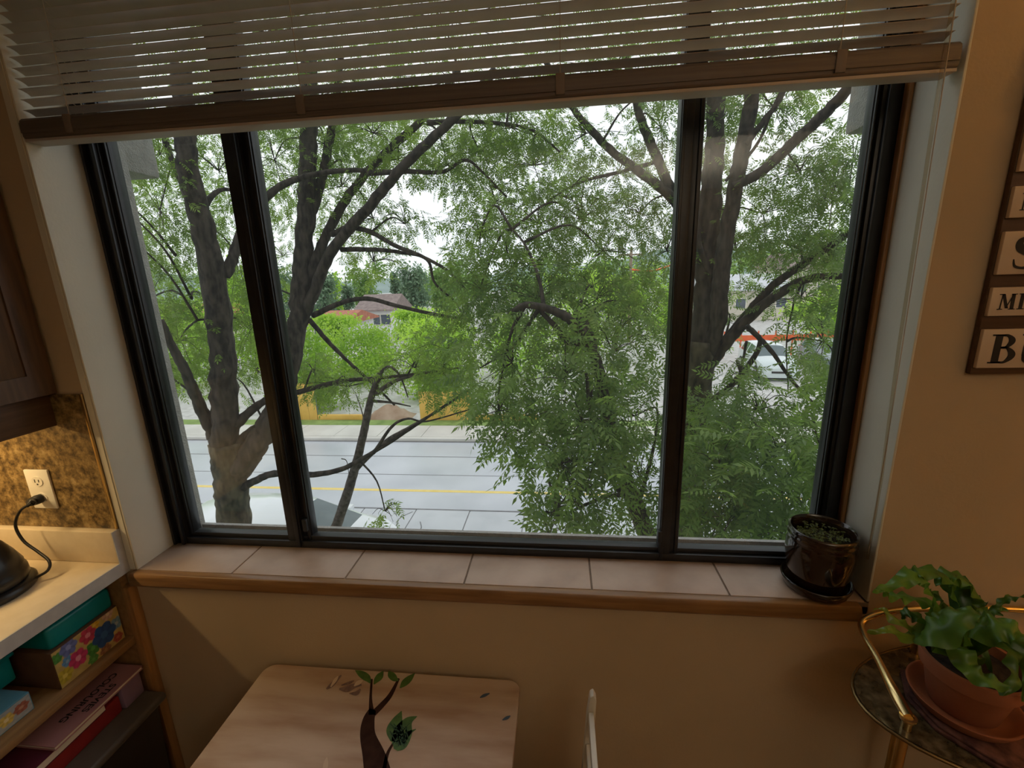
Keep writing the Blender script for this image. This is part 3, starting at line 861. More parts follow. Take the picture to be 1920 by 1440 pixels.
fp = thing('potted_fern', (0.776, 0.778, TZ + 0.0135), 'leafy fern in a terracotta pot and saucer on the brass cart', 'plant')
FC = (0.776, 0.778, TZ + 0.0135)
M_TERRA = pm('terracotta', (0.30, 0.095, 0.038), (0.38, 0.135, 0.06), 9, 0.75, bump=0.08, bscale=90)
MB().lathe([(0, 0), (0.066, 0), (0.074, 0.006), (0.084, 0.024), (0.085, 0.027), (0.081, 0.027), (0.071, 0.010), (0, 0.008)], FC, 56).build('saucer', M_TERRA, fp, smooth=True, angle=60)
MB().lathe([(0, 0.0085), (0.048, 0.0085), (0.052, 0.012), (0.066, 0.080), (0.068, 0.084), (0.0735, 0.085), (0.078, 0.112), (0.0775, 0.116), (0.071, 0.116), (0.066, 0.09)], FC, 56).build('pot', M_TERRA, fp, smooth=True, angle=40)
MB().lathe([(0, 0.103), (0.04, 0.102), (0.069, 0.097)], FC, 30).build('soil', M_SOIL, fp, smooth=True)
M_FERN = leafmat('fern_green', (0.035, 0.095, 0.014), (0.13, 0.26, 0.035), 0.28, 14, 0.35)
M_FERNY = leafmat('fern_yellow_green', (0.10, 0.16, 0.015), (0.18, 0.24, 0.03), 0.25, 12, 0.3)
def fern_leaf(px, width, mat=None, ruf=0.007, nwave=4, seed=0, tilt=0.0):
    width *= 0.78
    """strap leaf with a ruffled edge; px: list of (u, v, y)"""
    r = random.Random(seed)
    C = spline([np.array(FC) + np.array([r.uniform(-.02, .02), r.uniform(-.02, .02), 0.10])] + [at(*p) for p in px], 8)
    n = len(C)
    rows = []
    ph = r.uniform(0, 6.28)
    for i, c in enumerate(C):
        s = i / (n - 1)
        t = C[min(i + 1, n - 1)] - C[max(i - 1, 0)]
        t /= np.linalg.norm(t) + 1e-9
        side = np.cross(t, np.array([math.sin(tilt), -0.25, math.cos(tilt)]))
        side /= np.linalg.norm(side) + 1e-9
        nor = np.cross(side, t)
        w = width * (0.18 + 1.0 * math.sin(math.pi * min(1, s ** 0.8)) ** 0.8) * (1 if s < 0.98 else 0.2)
        row = []
        for k in range(-3, 4):
            q = k / 3
            wave = ruf * (abs(q) ** 1.5) * math.sin(ph + nwave * 2 * math.pi * s + (1.2 if q > 0 else 0)) - 0.25 * w * abs(q) * 0.4
            row.append(c + side * w * 0.5 * q * (1 + 0.12 * math.sin(ph + 9 * s)) + nor * (wave + 0.12 * w * (1 - abs(q))))
        rows.append(row)
    return MB().grid(rows).build('leaf', mat or M_FERN, fp, smooth=True, angle=180)
LV = [
 ([(1752, 1130, .81), (1722, 1078, .80), (1690, 1090, .78), (1640, 1108, .77)], 0.036, None, 5),
 ([(1745, 1140, .83), (1700, 1120, .80), (1672, 1118, .78), (1640, 1104, .76)], 0.030, None, 4),
 ([(1790, 1125, .84), (1770, 1080, .82), (1728, 1072, .80), (1705, 1082, .80)], 0.036, None, 4),
 ([(1800, 1120, .85), (1795, 1085, .85), (1775, 1078, .84), (1755, 1100, .83)], 0.046, None, 3),
 ([(1815, 1140, .85), (1822, 1105, .85), (1800, 1085, .84), (1782, 1100, .82)], 0.048, None, 3),
 ([(1770, 1170, .78), (1720, 1192, .75), (1675, 1185, .74), (1628, 1180, .74)], 0.030, M_FERNY, 2),
 ([(1740, 1185, .78), (1705, 1180, .76), (1672, 1155, .77), (1640, 1140, .78)], 0.030, M_FERNY, 2),
 ([(1735, 1195, .74), (1770, 1180, .72), (1810, 1152, .72), (1838, 1150, .73)], 0.052, None, 3),
 ([(1745, 1180, .75), (1780, 1160, .74), (1815, 1140, .76)], 0.040, None, 3),
 ([(1815, 1185, .74), (1850, 1180, .71), (1890, 1178, .70), (1930, 1200, .69)], 0.056, None, 4),
 ([(1820, 1170, .76), (1870, 1165, .74), (1905, 1185, .73), (1940, 1215, .72)], 0.046, None, 3),
 ([(1800, 1215, .72), (1815, 1250, .69), (1850, 1275, .67), (1895, 1287, .66)], 0.040, None, 3),
 ([(1850, 1195, .74), (1895, 1225, .71), (1905, 1265, .69), (1880, 1305, .67)], 0.036, None, 2),
 ([(1870, 1190, .75), (1920, 1225, .72), (1935, 1275, .70), (1915, 1315, .69)], 0.036, None, 2),
 ([(1830, 1160, .80), (1868, 1142, .80), (1895, 1120, .80), (1935, 1125, .79)], 0.014, None, 4),
 ([(1825, 1150, .83), (1860, 1150, .83), (1885, 1140, .82)], 0.022, None, 5),
 ([(1770, 1150, .86), (1760, 1120, .87), (1740, 1110, .87)], 0.040, None, 3),
 ([(1800, 1160, .86), (1830, 1130, .87), (1850, 1130, .87)], 0.036, None, 3),
 ([(1735, 1170, .84), (1705, 1150, .85), (1690, 1160, .85)], 0.030, None, 3),
]
for i, (px, w, ma, nw) in enumerate(LV):
    fern_leaf(px, w, ma, 0.0085, nw + 1, i, (-0.5 if i % 2 else 0.4))

# ------------------------------------------------------------------ child's painted table and chair
TT = 0.600
tbl = thing('painted_table', (-0.477, 0.70, 0.0), 'small pale wooden table with a painted tree under the window', 'table')
M_TABLE = pm('whitewashed_pine', (0.38, 0.235, 0.15), (0.58, 0.445, 0.345), 3.5, 0.6, stretch=(1, 5, 1), bump=0.06, detail=7, lo=0.3, hi=0.62)
def rrect(x0, x1, y0, y1, r, n=6):
    out = []
    for cx, cy, a0 in ((x1 - r, y1 - r, 0), (x0 + r, y1 - r, 90), (x0 + r, y0 + r, 180), (x1 - r, y0 + r, 270)):
        for k in range(n + 1):
            a = math.radians(a0 + 90 * k / n)
            out.append((cx + r * math.cos(a), cy + r * math.sin(a)))
    return out
TX0, TX1, TY0, TY1 = -0.845, -0.112, 0.44, 0.966
MB().prism(rrect(TX0, TX1, TY0, TY1, 0.032), TT - 0.020, TT).build('table_top', M_TABLE, tbl, bevel=0.003)
for x in (TX0 + 0.05, TX1 - 0.085):
    for y in (TY0 + 0.04, TY1 - 0.075):
        MB().prism_axis([(x, 0.0), (x + 0.032, 0.0), (x + 0.035, TT - 0.02), (x - 0.002, TT - 0.02)], 1, y, y + 0.035).build('leg', M_TABLE, tbl, bevel=0.003)
MB().box(TX0 + 0.085, TX1 - 0.086, TY1 - 0.065, TY1 - 0.048, TT - 0.09, TT - 0.0205).build('apron', M_TABLE, tbl)
MB().box(TX0 + 0.085, TX1 - 0.086, TY0 + 0.05, TY0 + 0.067, TT - 0.09, TT - 0.0205).build('apron', M_TABLE, tbl)
M_PBARK = pm('painted_bark', (0.030, 0.012, 0.009), (0.05, 0.022, 0.015), 40, 0.85, spec=0.15)
M_PLEAF = pm('painted_leaf', (0.045, 0.11, 0.020), (0.08, 0.17, 0.03), 60, 0.5)
M_PDARK = pm('painted_leaf_dark', (0.015, 0.055, 0.012), None, 60, 0.5)
M_PGREY = pm('paint_smudge', (0.16, 0.10, 0.09), (0.24, 0.16, 0.13), 80, 0.6)
M_PCREAM = pm('cream_paint', (0.60, 0.46, 0.34), None, 60, 0.6)
M_PBLUE = pm('blue_paint', (0.06, 0.10, 0.16), None, 60, 0.6)
def paint_strokes(name, strokes, mat, dz=0.0004):
    mb = MB()
    for s in strokes:
        L, R = brush(s, 6)
        mb.grid([[at_z(p[0], p[1], TT + dz) for p in L], [at_z(p[0], p[1], TT + dz) for p in R]])
    return mb.build(name, mat, tbl)
paint_strokes('painted_trunk', [[(712, 1470, 56), (702, 1420, 44), (690, 1380, 30), (691, 1352, 23), (699, 1330, 13)],
                                [(697, 1340, 12), (695, 1310, 5.5), (697, 1273, 4)],
                                [(700, 1338, 11), (716, 1322, 10), (732, 1303, 8), (748, 1272, 4)],
                                [(719, 1450, 7), (726, 1415, 6), (738, 1392, 3.5)]], M_PBARK)
for st_ in ([[(666, 1257, 1), (676, 1263, 12), (688, 1271, 14), (694, 1281, 2)], [(719, 1258, 1), (713, 1267, 12), (706, 1275, 10), (701, 1283, 2)],
                                 [(729, 1258, 2), (733, 1265, 13), (740, 1272, 12), (747, 1276, 2)], [(778, 1262, 1), (768, 1272, 11), (758, 1281, 12), (750, 1290, 2)],
                                 [(753, 1333, 1), (745, 1352, 20), (738, 1372, 28), (736, 1390, 8)], [(782, 1343, 1), (766, 1352, 16), (756, 1372, 34), (748, 1395, 30), (742, 1406, 8)],
                                 [(780, 1367, 1), (766, 1375, 8), (752, 1390, 18)]]): paint_strokes('painted_leaf', [st_], M_PLEAF, 0.0007)
rp = random.Random(2)
paint_strokes('leaf_veins', [[(738 + rp.uniform(-8, 26), 1362 + rp.uniform(-6, 34), 2.2), (742 + rp.uniform(-8, 26), 1366 + rp.uniform(-6, 34), 1.5)] for _ in range(26)] +
              [[(736, 1396, 2), (752, 1374, 1.6), (768, 1356, 1)]], M_PDARK, 0.0010)
for st_ in ([[(612, 1292, 3), (622, 1284, 8), (634, 1272, 5), (640, 1266, 2)], [(636, 1292, 3), (650, 1292, 12), (664, 1286, 9), (678, 1284, 3)],
                                [(655, 1300, 2), (668, 1300, 8), (676, 1292, 3)], [(640, 1285, 2), (655, 1280, 5), (664, 1276, 2)]]): paint_strokes('paint_smudge', [st_], M_PGREY, 0.0005)
for st_ in ([[(620, 1288, 2), (628, 1276, 6), (634, 1268, 2)], [(664, 1286, 2), (672, 1280, 8), (680, 1276, 2)], [(608, 1452, 8), (611, 1432, 9), (613, 1420, 2)]]): paint_strokes('cream_mark', [st_], M_PCREAM, 0.0009)
for st_ in ([[(900, 1308, 2), (908, 1304, 6), (918, 1300, 2)], [(942, 1350, 2), (950, 1346, 6), (957, 1342, 2)]]): paint_strokes('blue_mark', [st_], M_PBLUE, 0.0008)

ch = thing('child_chair', (-0.05, 0.72, 0.0), 'small white chair beside the painted table, seen edge-on', 'chair')
M_CHAIR = pm('white_chair_paint', (0.60, 0.56, 0.48), (0.66, 0.62, 0.54), 12, 0.45)
MB().prism(rrect(-0.225, 0.055, 0.59, 0.85, 0.03), 0.315, 0.335).build('seat', M_CHAIR, ch, bevel=0.004)
for x, y in ((-0.205, 0.61), (-0.205, 0.83)):
    MB().tube([(x, y, 0.0), (x + 0.01, y, 0.315)], [0.012, 0.015], 10).build('leg', M_CHAIR, ch, smooth=True)
for y in (0.605, 0.838):
    MB().prism_axis([(0.045, 0.0), (0.068, 0.0), (0.060, 0.33), (0.076, 0.66), (0.078, 0.708), (0.071, 0.722), (0.063, 0.716), (0.056, 0.66), (0.036, 0.33)], 1, y - 0.011, y + 0.011).build('back_post', M_CHAIR, ch, bevel=0.003)
for z in (0.655, 0.56, 0.465):
    dx = (z - 0.33) / 0.33 * 0.016
    MB().box(0.044 + dx, 0.056 + dx, 0.617, 0.826, z - 0.022, z + 0.022).build('back_slat', M_CHAIR, ch, bevel=0.002)
for y in (0.61, 0.83):
    MB().tube([(-0.20, y, 0.16), (0.05, y, 0.16)], 0.008, 8).build('stretcher', M_CHAIR, ch, smooth=True)

# ================================================================== the street outside
M_ROAD = pm('wet_asphalt', (0.42, 0.44, 0.48), (0.52, 0.54, 0.58), 0.7, 0.28, bump=0.03, detail=8, bscale=40)
M_SLAB = pm('concrete_slab', (0.44, 0.46, 0.49), (0.54, 0.56, 0.59), 0.9, 0.35, bump=0.04, detail=8, bscale=30)
M_WALK = pm('pale_concrete', (0.52, 0.50, 0.46), (0.62, 0.60, 0.55), 1.2, 0.6, bump=0.05, detail=8)
M_TAR = pm('tar_joint', (0.13, 0.13, 0.14), (0.18, 0.18, 0.19), 6, 0.5)
M_YLINE = pm('yellow_road_paint', (0.75, 0.55, 0.13), (0.80, 0.62, 0.2), 8, 0.5)
M_GRAVEL = pm('grey_gravel', (0.42, 0.41, 0.39), (0.58, 0.57, 0.55), 3.0, 0.9, bump=0.2, detail=8)
M_GRASS = pm('verge_grass', (0.14, 0.22, 0.05), (0.24, 0.34, 0.09), 3.0, 0.9, bump=0.3, detail=8)
M_YBOARD = pm('yellow_plywood', (0.62, 0.36, 0.06), (0.74, 0.46, 0.10), 2.0, 0.6, detail=6)
M_EARTH = pm('brown_earth', (0.30, 0.20, 0.13), (0.42, 0.31, 0.22), 2.0, 0.9, bump=0.3)
struct(MB().box(-150, 150, YE + 0.02, 400, GZ - 1.0, GZ - 0.05).build('ground', M_GRAVEL), 'pale gravel ground across the street')
rd = thing('road', (0, 9, GZ), kind='structure', label='wet grey street below the window')
MB().box(-60, 60, 8.72, 12.9, GZ - 0.05, GZ).build('roadway', M_ROAD, rd)
# the near lane is cast in slabs with tarred joints
xs = [-14.4 + 1.22 * k for k in range(22)]
rs = random.Random(4)
for a, b in zip(xs[:-1], xs[1:]):
    a2, b2 = a + 0.18, b + 0.18
    for y0, y1 in ((4.9, 6.3), (6.32, 7.5), (7.52, 8.70)):
        MB().box(a2 + 0.012, b2 - 0.012, y0, y1, GZ - 0.05, GZ - rs.uniform(0.0, 0.004)).build('slab', M_SLAB, rd)
MB().box(-20, 16, 4.9, 8.72, GZ - 0.05, GZ - 0.008).build('joint_tar', M_TAR, rd)
for y, w in ((12.86, 0.08), (8.715, 0.045), (10.47, 0.03), (11.68, 0.04)):
    MB().box(-60, 60, y - w / 2, y + w / 2, GZ - 0.01, GZ + 0.002).build('tar_seam', M_TAR, rd)
MB().box(-60, 60, 9.53, 9.64, GZ - 0.01, GZ + 0.003).build('yellow_line', M_YLINE, rd)
cr_ = random.Random(6)
def crack(pts, w=0.025):
    P = spline([(x, y, GZ + 0.001) for x, y in pts], 4)
    L = [(p[0] - w / 2, p[1], p[2]) for p in P]; R = [(p[0] + w / 2, p[1], p[2]) for p in P]
    MB().grid([L, R]).build('tar_crack', M_TAR, rd)
crack([(-3.6, 7.4), (-3.45, 7.9), (-3.5, 8.3), (-3.3, 8.6)])
crack([(-3.1, 7.6), (-2.9, 7.9), (-3.0, 8.2)])
crack([(-2.9, 7.45), (-2.7, 7.75), (-2.55, 7.7)])
crack([(0.3, 7.5), (0.5, 7.9), (0.45, 8.3)])
crack([(0.8, 7.9), (0.9, 8.1), (1.1, 8.1), (1.15, 7.9)])
struct(MB().box(-60, 60, 12.9, 13.08, GZ - 0.05, GZ + 0.10).build('kerb', M_WALK, bevel=0.02), 'pale concrete kerb across the street')
fw = thing('far_sidewalk', (0, 13.6, GZ), kind='structure', label='pale concrete sidewalk across the street')
for k in range(26):
    x = -24 + 1.5 * k
    MB().box(x + 0.008, x + 1.492, 13.085, 14.18, GZ - 0.05, GZ + 0.10 - rs.uniform(0, 0.004)).build('slab', M_WALK, fw)
MB().box(-24, 15, 13.08, 14.19, GZ - 0.05, GZ + 0.085).build('joint_bed', M_TAR, fw)
struct(MB().box(-60, 60, 14.19, 14.85, GZ - 0.05, GZ + 0.07).build('verge', M_GRASS), 'strip of grass along the far sidewalk')
struct(MB().box(-60, 60, YE + 0.02, 4.72, GZ - 0.05, GZ + 0.10).build('near_verge', M_GRASS), 'grass strip between the building and the street')
struct(MB().box(-60, 60, 4.72, 4.89, GZ - 0.05, GZ + 0.12).build('near_kerb', M_WALK, bevel=0.02), 'pale concrete kerb on the near side of the street')

# yellow hoarding and low yellow timbers
def yellow_panel(x0, x1, z1, lab):
    t = thing('hoarding_panel', ((x0 + x1) / 2, 14.95, GZ + 0.02), lab, 'hoarding', 'yellow hoarding panels')
    w = (x1 - x0) / 3
    for k in range(3):
        MB().box(x0 + k * w + 0.004, x0 + (k + 1) * w - 0.004, 14.90, 14.925, GZ + 0.02, z1).build('board', M_YBOARD, t)
    for x in (x0, x1 - 0.06):
        MB().box(x, x + 0.06, 14.93, 15.0, GZ - 0.05, z1 + 0.05).build('post', pm('hoarding_post', (0.12, 0.15, 0.12), None, 5, 0.8), t)
yellow_panel(at(548, 760, 14.9)[0], at(592, 760, 14.9)[0], GZ + 1.5, 'narrow yellow hoarding panel behind the left tree')
yellow_panel(at(786, 760, 14.9)[0], at(884, 760, 14.9)[0], GZ + 1.12, 'wide yellow hoarding panel behind the bare twigs')
for i, (u0, u1, lab) in enumerate(((596, 690, 'low yellow timber between the two yellow hoarding panels'), (890, 1010, 'low yellow timber right of the wide yellow hoarding panel'))):
    t = MB().box(at(u0, 790, 14.9)[0] + 0.03, at(u1, 790, 14.9)[0], 14.88, 15.0, GZ + 0.0, GZ + 0.25).build('barrier_timber', M_YBOARD, bevel=0.01)
    tag(t, lab, 'timber')
pile = MB()
rs = random.Random(12)
P_ = []
for i in range(15):
    row = []
    for j in range(9):
        s, q = i / 14, j / 8
        h = math.sin(math.pi * s) * math.sin(math.pi * q) * (0.75 + 0.25 * rs.random())
        row.append((-7.4 + 1.8 * s, 15.1 + 1.0 * q, GZ - 0.055 + 0.55 * h))
    P_.append(row)
po = pile.grid(P_).build('earth_mound', M_EARTH, smooth=True, angle=180)
tag(po, 'low mound of brown earth beside the wide yellow hoarding panel', 'mound')

# ------------------------------------------------------------------ cars
M_TYRE = pm('tyre_rubber', (0.02, 0.02, 0.02), None, 20, 0.8)
M_HUB = pm('wheel_alloy', (0.5, 0.5, 0.52), None, 20, 0.35, metal=1)
M_CARGL = pm('car_glass', (0.05, 0.085, 0.09), (0.07, 0.11, 0.115), 3, 0.05, coat=0.5)
M_LAMP = pm('headlamp', (0.6, 0.62, 0.65), None, 20, 0.1)
def make_car(loc, rotz, paint, label, tall=1.47, hood=1.0, zk=1.0):
    root = thing('parked_car', (0, 0, 0), label, 'car')
    W = 0.87
    # stations along the car, front at +x: x, shoulder height, half width, roof half width, roof height
    ST = [(-2.12, 0.62, 0.70, 0.55, 0.70), (-2.05, 0.86, 0.80, 0.62, 0.95), (-1.98, 0.93, 0.84, 0.66, 1.02), (-1.62, 0.96, W, 0.62, tall - 0.09),
          (-1.54, 0.96, W, 0.615, tall - 0.06), (-0.9, 0.955, W, 0.61, tall), (-0.55, 0.95, W, 0.61, tall), (-0.47, 0.95, W, 0.61, tall), (0.20, 0.94, W, 0.60, tall - 0.05),
          (0.27, 0.935, W, 0.60, tall - 0.075), (0.98, 0.92, W, 0.72, 0.99), (1.15, 0.90, 0.86, 0.70, 0.955), (1.65, 0.83, 0.83, 0.66, 0.88), (1.98, 0.72, 0.76, 0.58, 0.78), (2.14, 0.52, 0.66, 0.5, 0.60), (2.16, 0.38, 0.64, 0.5, 0.42)]
    rings = []
    for x, zs, w, wr, zr in ST:
        x = x if x < 1 else 0.98 + (x - 0.98) * hood
        if zr < 1.2: zs, zr = zs * zk, zr * zk
        half = [(0, 0.20), (w * 0.92, 0.20), (w, 0.32), (w * 1.0, 0.52 if zs > 0.6 else 0.36), (w * 0.985, zs), (w * 0.965, zs + 0.02 if zr > zs + 0.05 else zs + 0.01), (wr + 0.03, zr - 0.05 if zr > 1.2 else zr - 0.012), (wr - 0.02, zr - 0.012 if zr > 1.2 else zr), (wr * 0.5, zr + 0.028), (0, zr + 0.036)]
        ring = [(x, y, z) for y, z in half] + [(x, -y, z) for y, z in half[-2:0:-1]]
        rings.append(ring)
    n = len(rings[0])
    V = [p for r in rings for p in r]
    body, parts = [], {'windshield': [], 'rear_window': [], 'side_window': []}
    sidew = {}
    for i in range(len(rings) - 1):
        for k in range(n):
            k2 = (k + 1) % n
            f = (i * n + k, i * n + k2, (i + 1) * n + k2, (i + 1) * n + k)
            top = k in (7, 8, 9, 10)
            side = k in (5, 12)
            if i == 9 and top: parts['windshield'].append(f)
            elif i == 2 and top: parts['rear_window'].append(f)
            elif side and i in (4, 5, 7, 8): sidew.setdefault((k, i in (4, 5)), []).append(f)
            else: body.append(f)
    body.append(tuple(range(n)))
    body.append(tuple((len(rings) - 1) * n + k for k in range(n - 1, -1, -1)))
    def sub(fs, name, mat, parent):
        ids = sorted({q for f in fs for q in f})
        mp = {q: j for j, q in enumerate(ids)}
        b = MB()
        b.add([V[q] for q in ids], [tuple(mp[q] for q in f) for f in fs])
        return b.build(name, mat, parent, smooth=True, angle=32)
    sub(body, 'body', paint, root)
    sub(parts['windshield'], 'windshield', M_CARGL, root)
    sub(parts['rear_window'], 'rear_window', M_CARGL, root)
    for fs in sidew.values(): sub(fs, 'side_window', M_CARGL, root)
    fx = lambda x: x if x < 1 else 0.98 + (x - 0.98) * hood
    for x in (-1.32, 1.10 if hood < 1 else 1.32):
        for sgn in (-1, 1):
            b = MB().lathe([(0.0, -0.1), (0.27, -0.1), (0.315, -0.07), (0.315, 0.07), (0.27, 0.1), (0, 0.1)], (0, 0, 0), 24)
            b.v = [(x + vx, sgn * 0.79 + vz, 0.315 + vy) for vx, vy, vz in b.v]
            wh = b.build('wheel', M_TYRE, root, smooth=True, angle=40)
            b = MB().lathe([(0.0, 0.0), (0.20, 0.0), (0.19, 0.012), (0.05, 0.02), (0, 0.02)], (0, 0, 0), 20)
            b.v = [(x + vx, sgn * (0.892 + vz), 0.315 + vy) for vx, vy, vz in b.v]
            b.build('hubcap', M_HUB, wh, smooth=True, angle=40)
    for sgn in (-1, 1):
        MB().obox((fx(2.05), sgn * 0.60, 0.62), (0.055, -sgn * 0.03, 0), (0.0, 0.10, 0), (-0.03, 0, 0.05)).build('headlight', M_LAMP, root, bevel=0.01)
        MB().obox((0.62, sgn * 0.95, 1.02), (0.06, 0, 0), (0, 0.075, 0), (0, 0, 0.055)).build('wing_mirror', paint, root, bevel=0.02)
        MB().obox((-2.06, sgn * 0.66, 0.78), (0.035, 0, 0), (0, 0.09, 0), (0, 0, 0.07)).build('tail_light', pm('tail_light_red', (0.4, 0.02, 0.02), None, 10, 0.2), root, bevel=0.01)
    MB().box(fx(2.125), fx(2.165), -0.42, 0.42, 0.40, 0.50).build('grille', M_BLACKP, root, bevel=0.01)
    root.location = loc
    root.rotation_euler = (0, 0, rotz)
    return root
make_car((-4.45, 5.95, GZ), 0.0, pm('white_car_paint', (0.74, 0.77, 0.80), (0.78, 0.80, 0.83), 1, 0.25, coat=0.7), 'white car parked at the kerb below the left tree', 1.50, 0.62, 1.06)
make_car((10.3, 23.0, GZ - 0.05), -math.pi / 2 - 0.12, pm('silver_car_paint', (0.55, 0.62, 0.62), None, 1, 0.25, coat=0.7), 'silver car parked in the lot, seen behind the right pane')
make_car((13.6, 23.6, GZ - 0.05), -math.pi / 2 - 0.12, pm('dark_car_paint', (0.16, 0.20, 0.21), None, 1, 0.25, coat=0.7), 'dark car parked in the lot beside the silver car')

# orange safety fence behind the cars
M_ORANGE = pm('orange_plastic', (0.75, 0.10, 0.025), (0.82, 0.15, 0.04), 3, 0.5)
fn_ = thing('safety_fence', (11.5, 27.0, GZ - 0.05), 'orange plastic safety fence behind the parked cars', 'fence')
for k in range(9):
    x = 8.6 + 0.95 * k
    MB().box(x, x + 0.06, 26.97, 27.03, GZ - 0.05, GZ + 1.55).build('post', M_ORANGE, fn_)
    if k < 8:
        MB().box(x + 0.06, x + 0.95, 26.985, 27.015, GZ + 0.95, GZ + 1.30).build('panel', M_ORANGE, fn_)

# ------------------------------------------------------------------ houses beyond the lot
M_HWHITE = pm('white_siding', (0.70, 0.71, 0.72), (0.76, 0.77, 0.78), 1, 0.7)
M_HBEIGE = pm('beige_siding', (0.55, 0.50, 0.42), (0.62, 0.57, 0.49), 1, 0.7)
M_RBROWN = pm('brown_shingles', (0.20, 0.15, 0.14), (0.28, 0.22, 0.20), 3, 0.8, bump=0.1)
M_RRED = pm('red_shingles', (0.38, 0.13, 0.08), (0.46, 0.18, 0.11), 3, 0.8, bump=0.1)
M_RGREY = pm('grey_metal_roof', (0.48, 0.50, 0.53), (0.56, 0.58, 0.61), 2, 0.5)
M_HGL = pm('house_window_glass', (0.07, 0.09, 0.11), (0.10, 0.12, 0.15), 3, 0.1)
def house(x0, x1, y0, y1, h, rise, wall, roof, label, wins=3):
    t = thing('house', ((x0 + x1) / 2, (y0 + y1) / 2, GZ - 0.05), label, 'house')
    z0, z1 = GZ - 0.05, GZ + h
    MB().box(x0, x1, y0, y1, z0, z1).build('walls', wall, t)
    ym = (y0 + y1) / 2
    MB().prism_axis([(y0 - 0.4, z1 - 0.02), (y1 + 0.4, z1 - 0.02), (y1 + 0.4, z1 + 0.1), (ym, z1 + rise), (y0 - 0.4, z1 + 0.1)], 0, x0 - 0.4, x1 + 0.4).build('roof', roof, t)
    for k in range(wins):
        xc = x0 + (x1 - x0) * (k + 0.5) / wins
        w = MB().box(xc - 0.55, xc + 0.55, y0 - 0.06, y0, z0 + h * 0.4, z0 + h * 0.4 + 1.1).build('window', M_WHITEP, t)
        MB().box(xc - 0.47, xc + 0.47, y0 - 0.08, y0 - 0.06, z0 + h * 0.4 + 0.08, z0 + h * 0.4 + 1.02).build('pane', M_HGL, w)
a, b = at(672, 575, 42), at(734, 600, 42)
house(a[0], b[0], 42, 47, 2.3, 1.5, M_HWHITE, M_RBROWN, 'white house with a brown roof across the gravel lot')
a, b = at(585, 600, 33), at(640, 600, 33)
house(a[0], b[0], 33, 39, 1.9, 0.9, M_HWHITE, M_RRED, 'small white shed with a red roof left of the white house', 2)
a, b = at(735, 600, 34), at(800, 600, 34)
house(a[0], b[0], 34, 38, 1.0, 0.5, M_HWHITE, M_RGREY, 'low white hut with a grey roof in the gravel lot', 2)
a, b = at(1330, 600, 48), at(1480, 600, 48)
house(a[0], b[0], 48, 58, 3.0, 1.6, M_HBEIGE, M_RGREY, 'beige hall with a grey roof behind the safety fence', 4)
a, b = at(1480, 600, 62), at(1620, 600, 62)
house(a[0], b[0], 62, 74, 5.0, 2.2, M_HBEIGE, M_RBROWN, 'tall beige house with a brown roof far right', 4)
a, b = at(250, 640, 40), at(400, 640, 40)
house(a[0], b[0], 40, 48, 2.2, 1.2, M_HBEIGE, M_RRED, 'beige house with a red roof behind the left tree', 3)
up = thing('utility_pole', (*at(1181, 560, 34)[:2], GZ - 0.05), 'wooden utility pole beyond the lot near the middle', 'pole')
ux, uy = up.location.x, up.location.y
MB().tube([(ux, uy, GZ - 0.05), (ux, uy, GZ + 6.9)], [0.13, 0.09], 10).build('mast', pm('pole_wood', (0.25, 0.19, 0.14), None, 5, 0.9), up, smooth=True)
MB().box(ux - 0.9, ux + 0.9, uy - 0.05, uy + 0.05, GZ + 6.3, GZ + 6.42).build('crossarm', MATS['pole_wood'], up)
cb = [at(1181, 505, 34), at(1220, 508, 34), at(1262, 496, 34), at(1330, 470, 34)]
MB().tube(spline(cb, 6), 0.07, 6).build('cable', M_ORANGE, up, smooth=True, label='orange sleeved cable')

# distant ridge
rg = MB()
rows = []
rs = random.Random(9)
for j, (y, hh) in enumerate(((180, 0.0), (230, 0.55), (300, 1.0))):
    rows.append([(-420 + 14 * i, y + rs.uniform(-4, 4), GZ - 1 + hh * (13 + 7 * math.sin(i * 0.21) + 3 * math.sin(i * 0.9 + 1) + rs.uniform(-1, 1))) for i in range(61)])
struct(rg.grid(rows).build('hills', pm('hazy_hills', (0.20, 0.27, 0.25), (0.26, 0.34, 0.31), 0.05, 0.9), smooth=True, angle=180), 'hazy wooded ridge on the horizon')

# ------------------------------------------------------------------ foliage tools
RNG = np.random.default_rng(11)
def rot_from(d, roll):
    """rotation matrices (n,3,3): local x along d, local z kept as upright as it goes, rolled by roll"""
    d = d / np.linalg.norm(d, axis=1, keepdims=True)
    up = np.tile(np.array([0, 0, 1.0]), (len(d), 1)) + 0.001
    y = np.cross(up, d); y /= np.linalg.norm(y, axis=1, keepdims=True)
    z = np.cross(d, y)
    c, s = np.cos(roll)[:, None], np.sin(roll)[:, None]
    return np.stack([d, y * c + z * s, -y * s + z * c], axis=2)

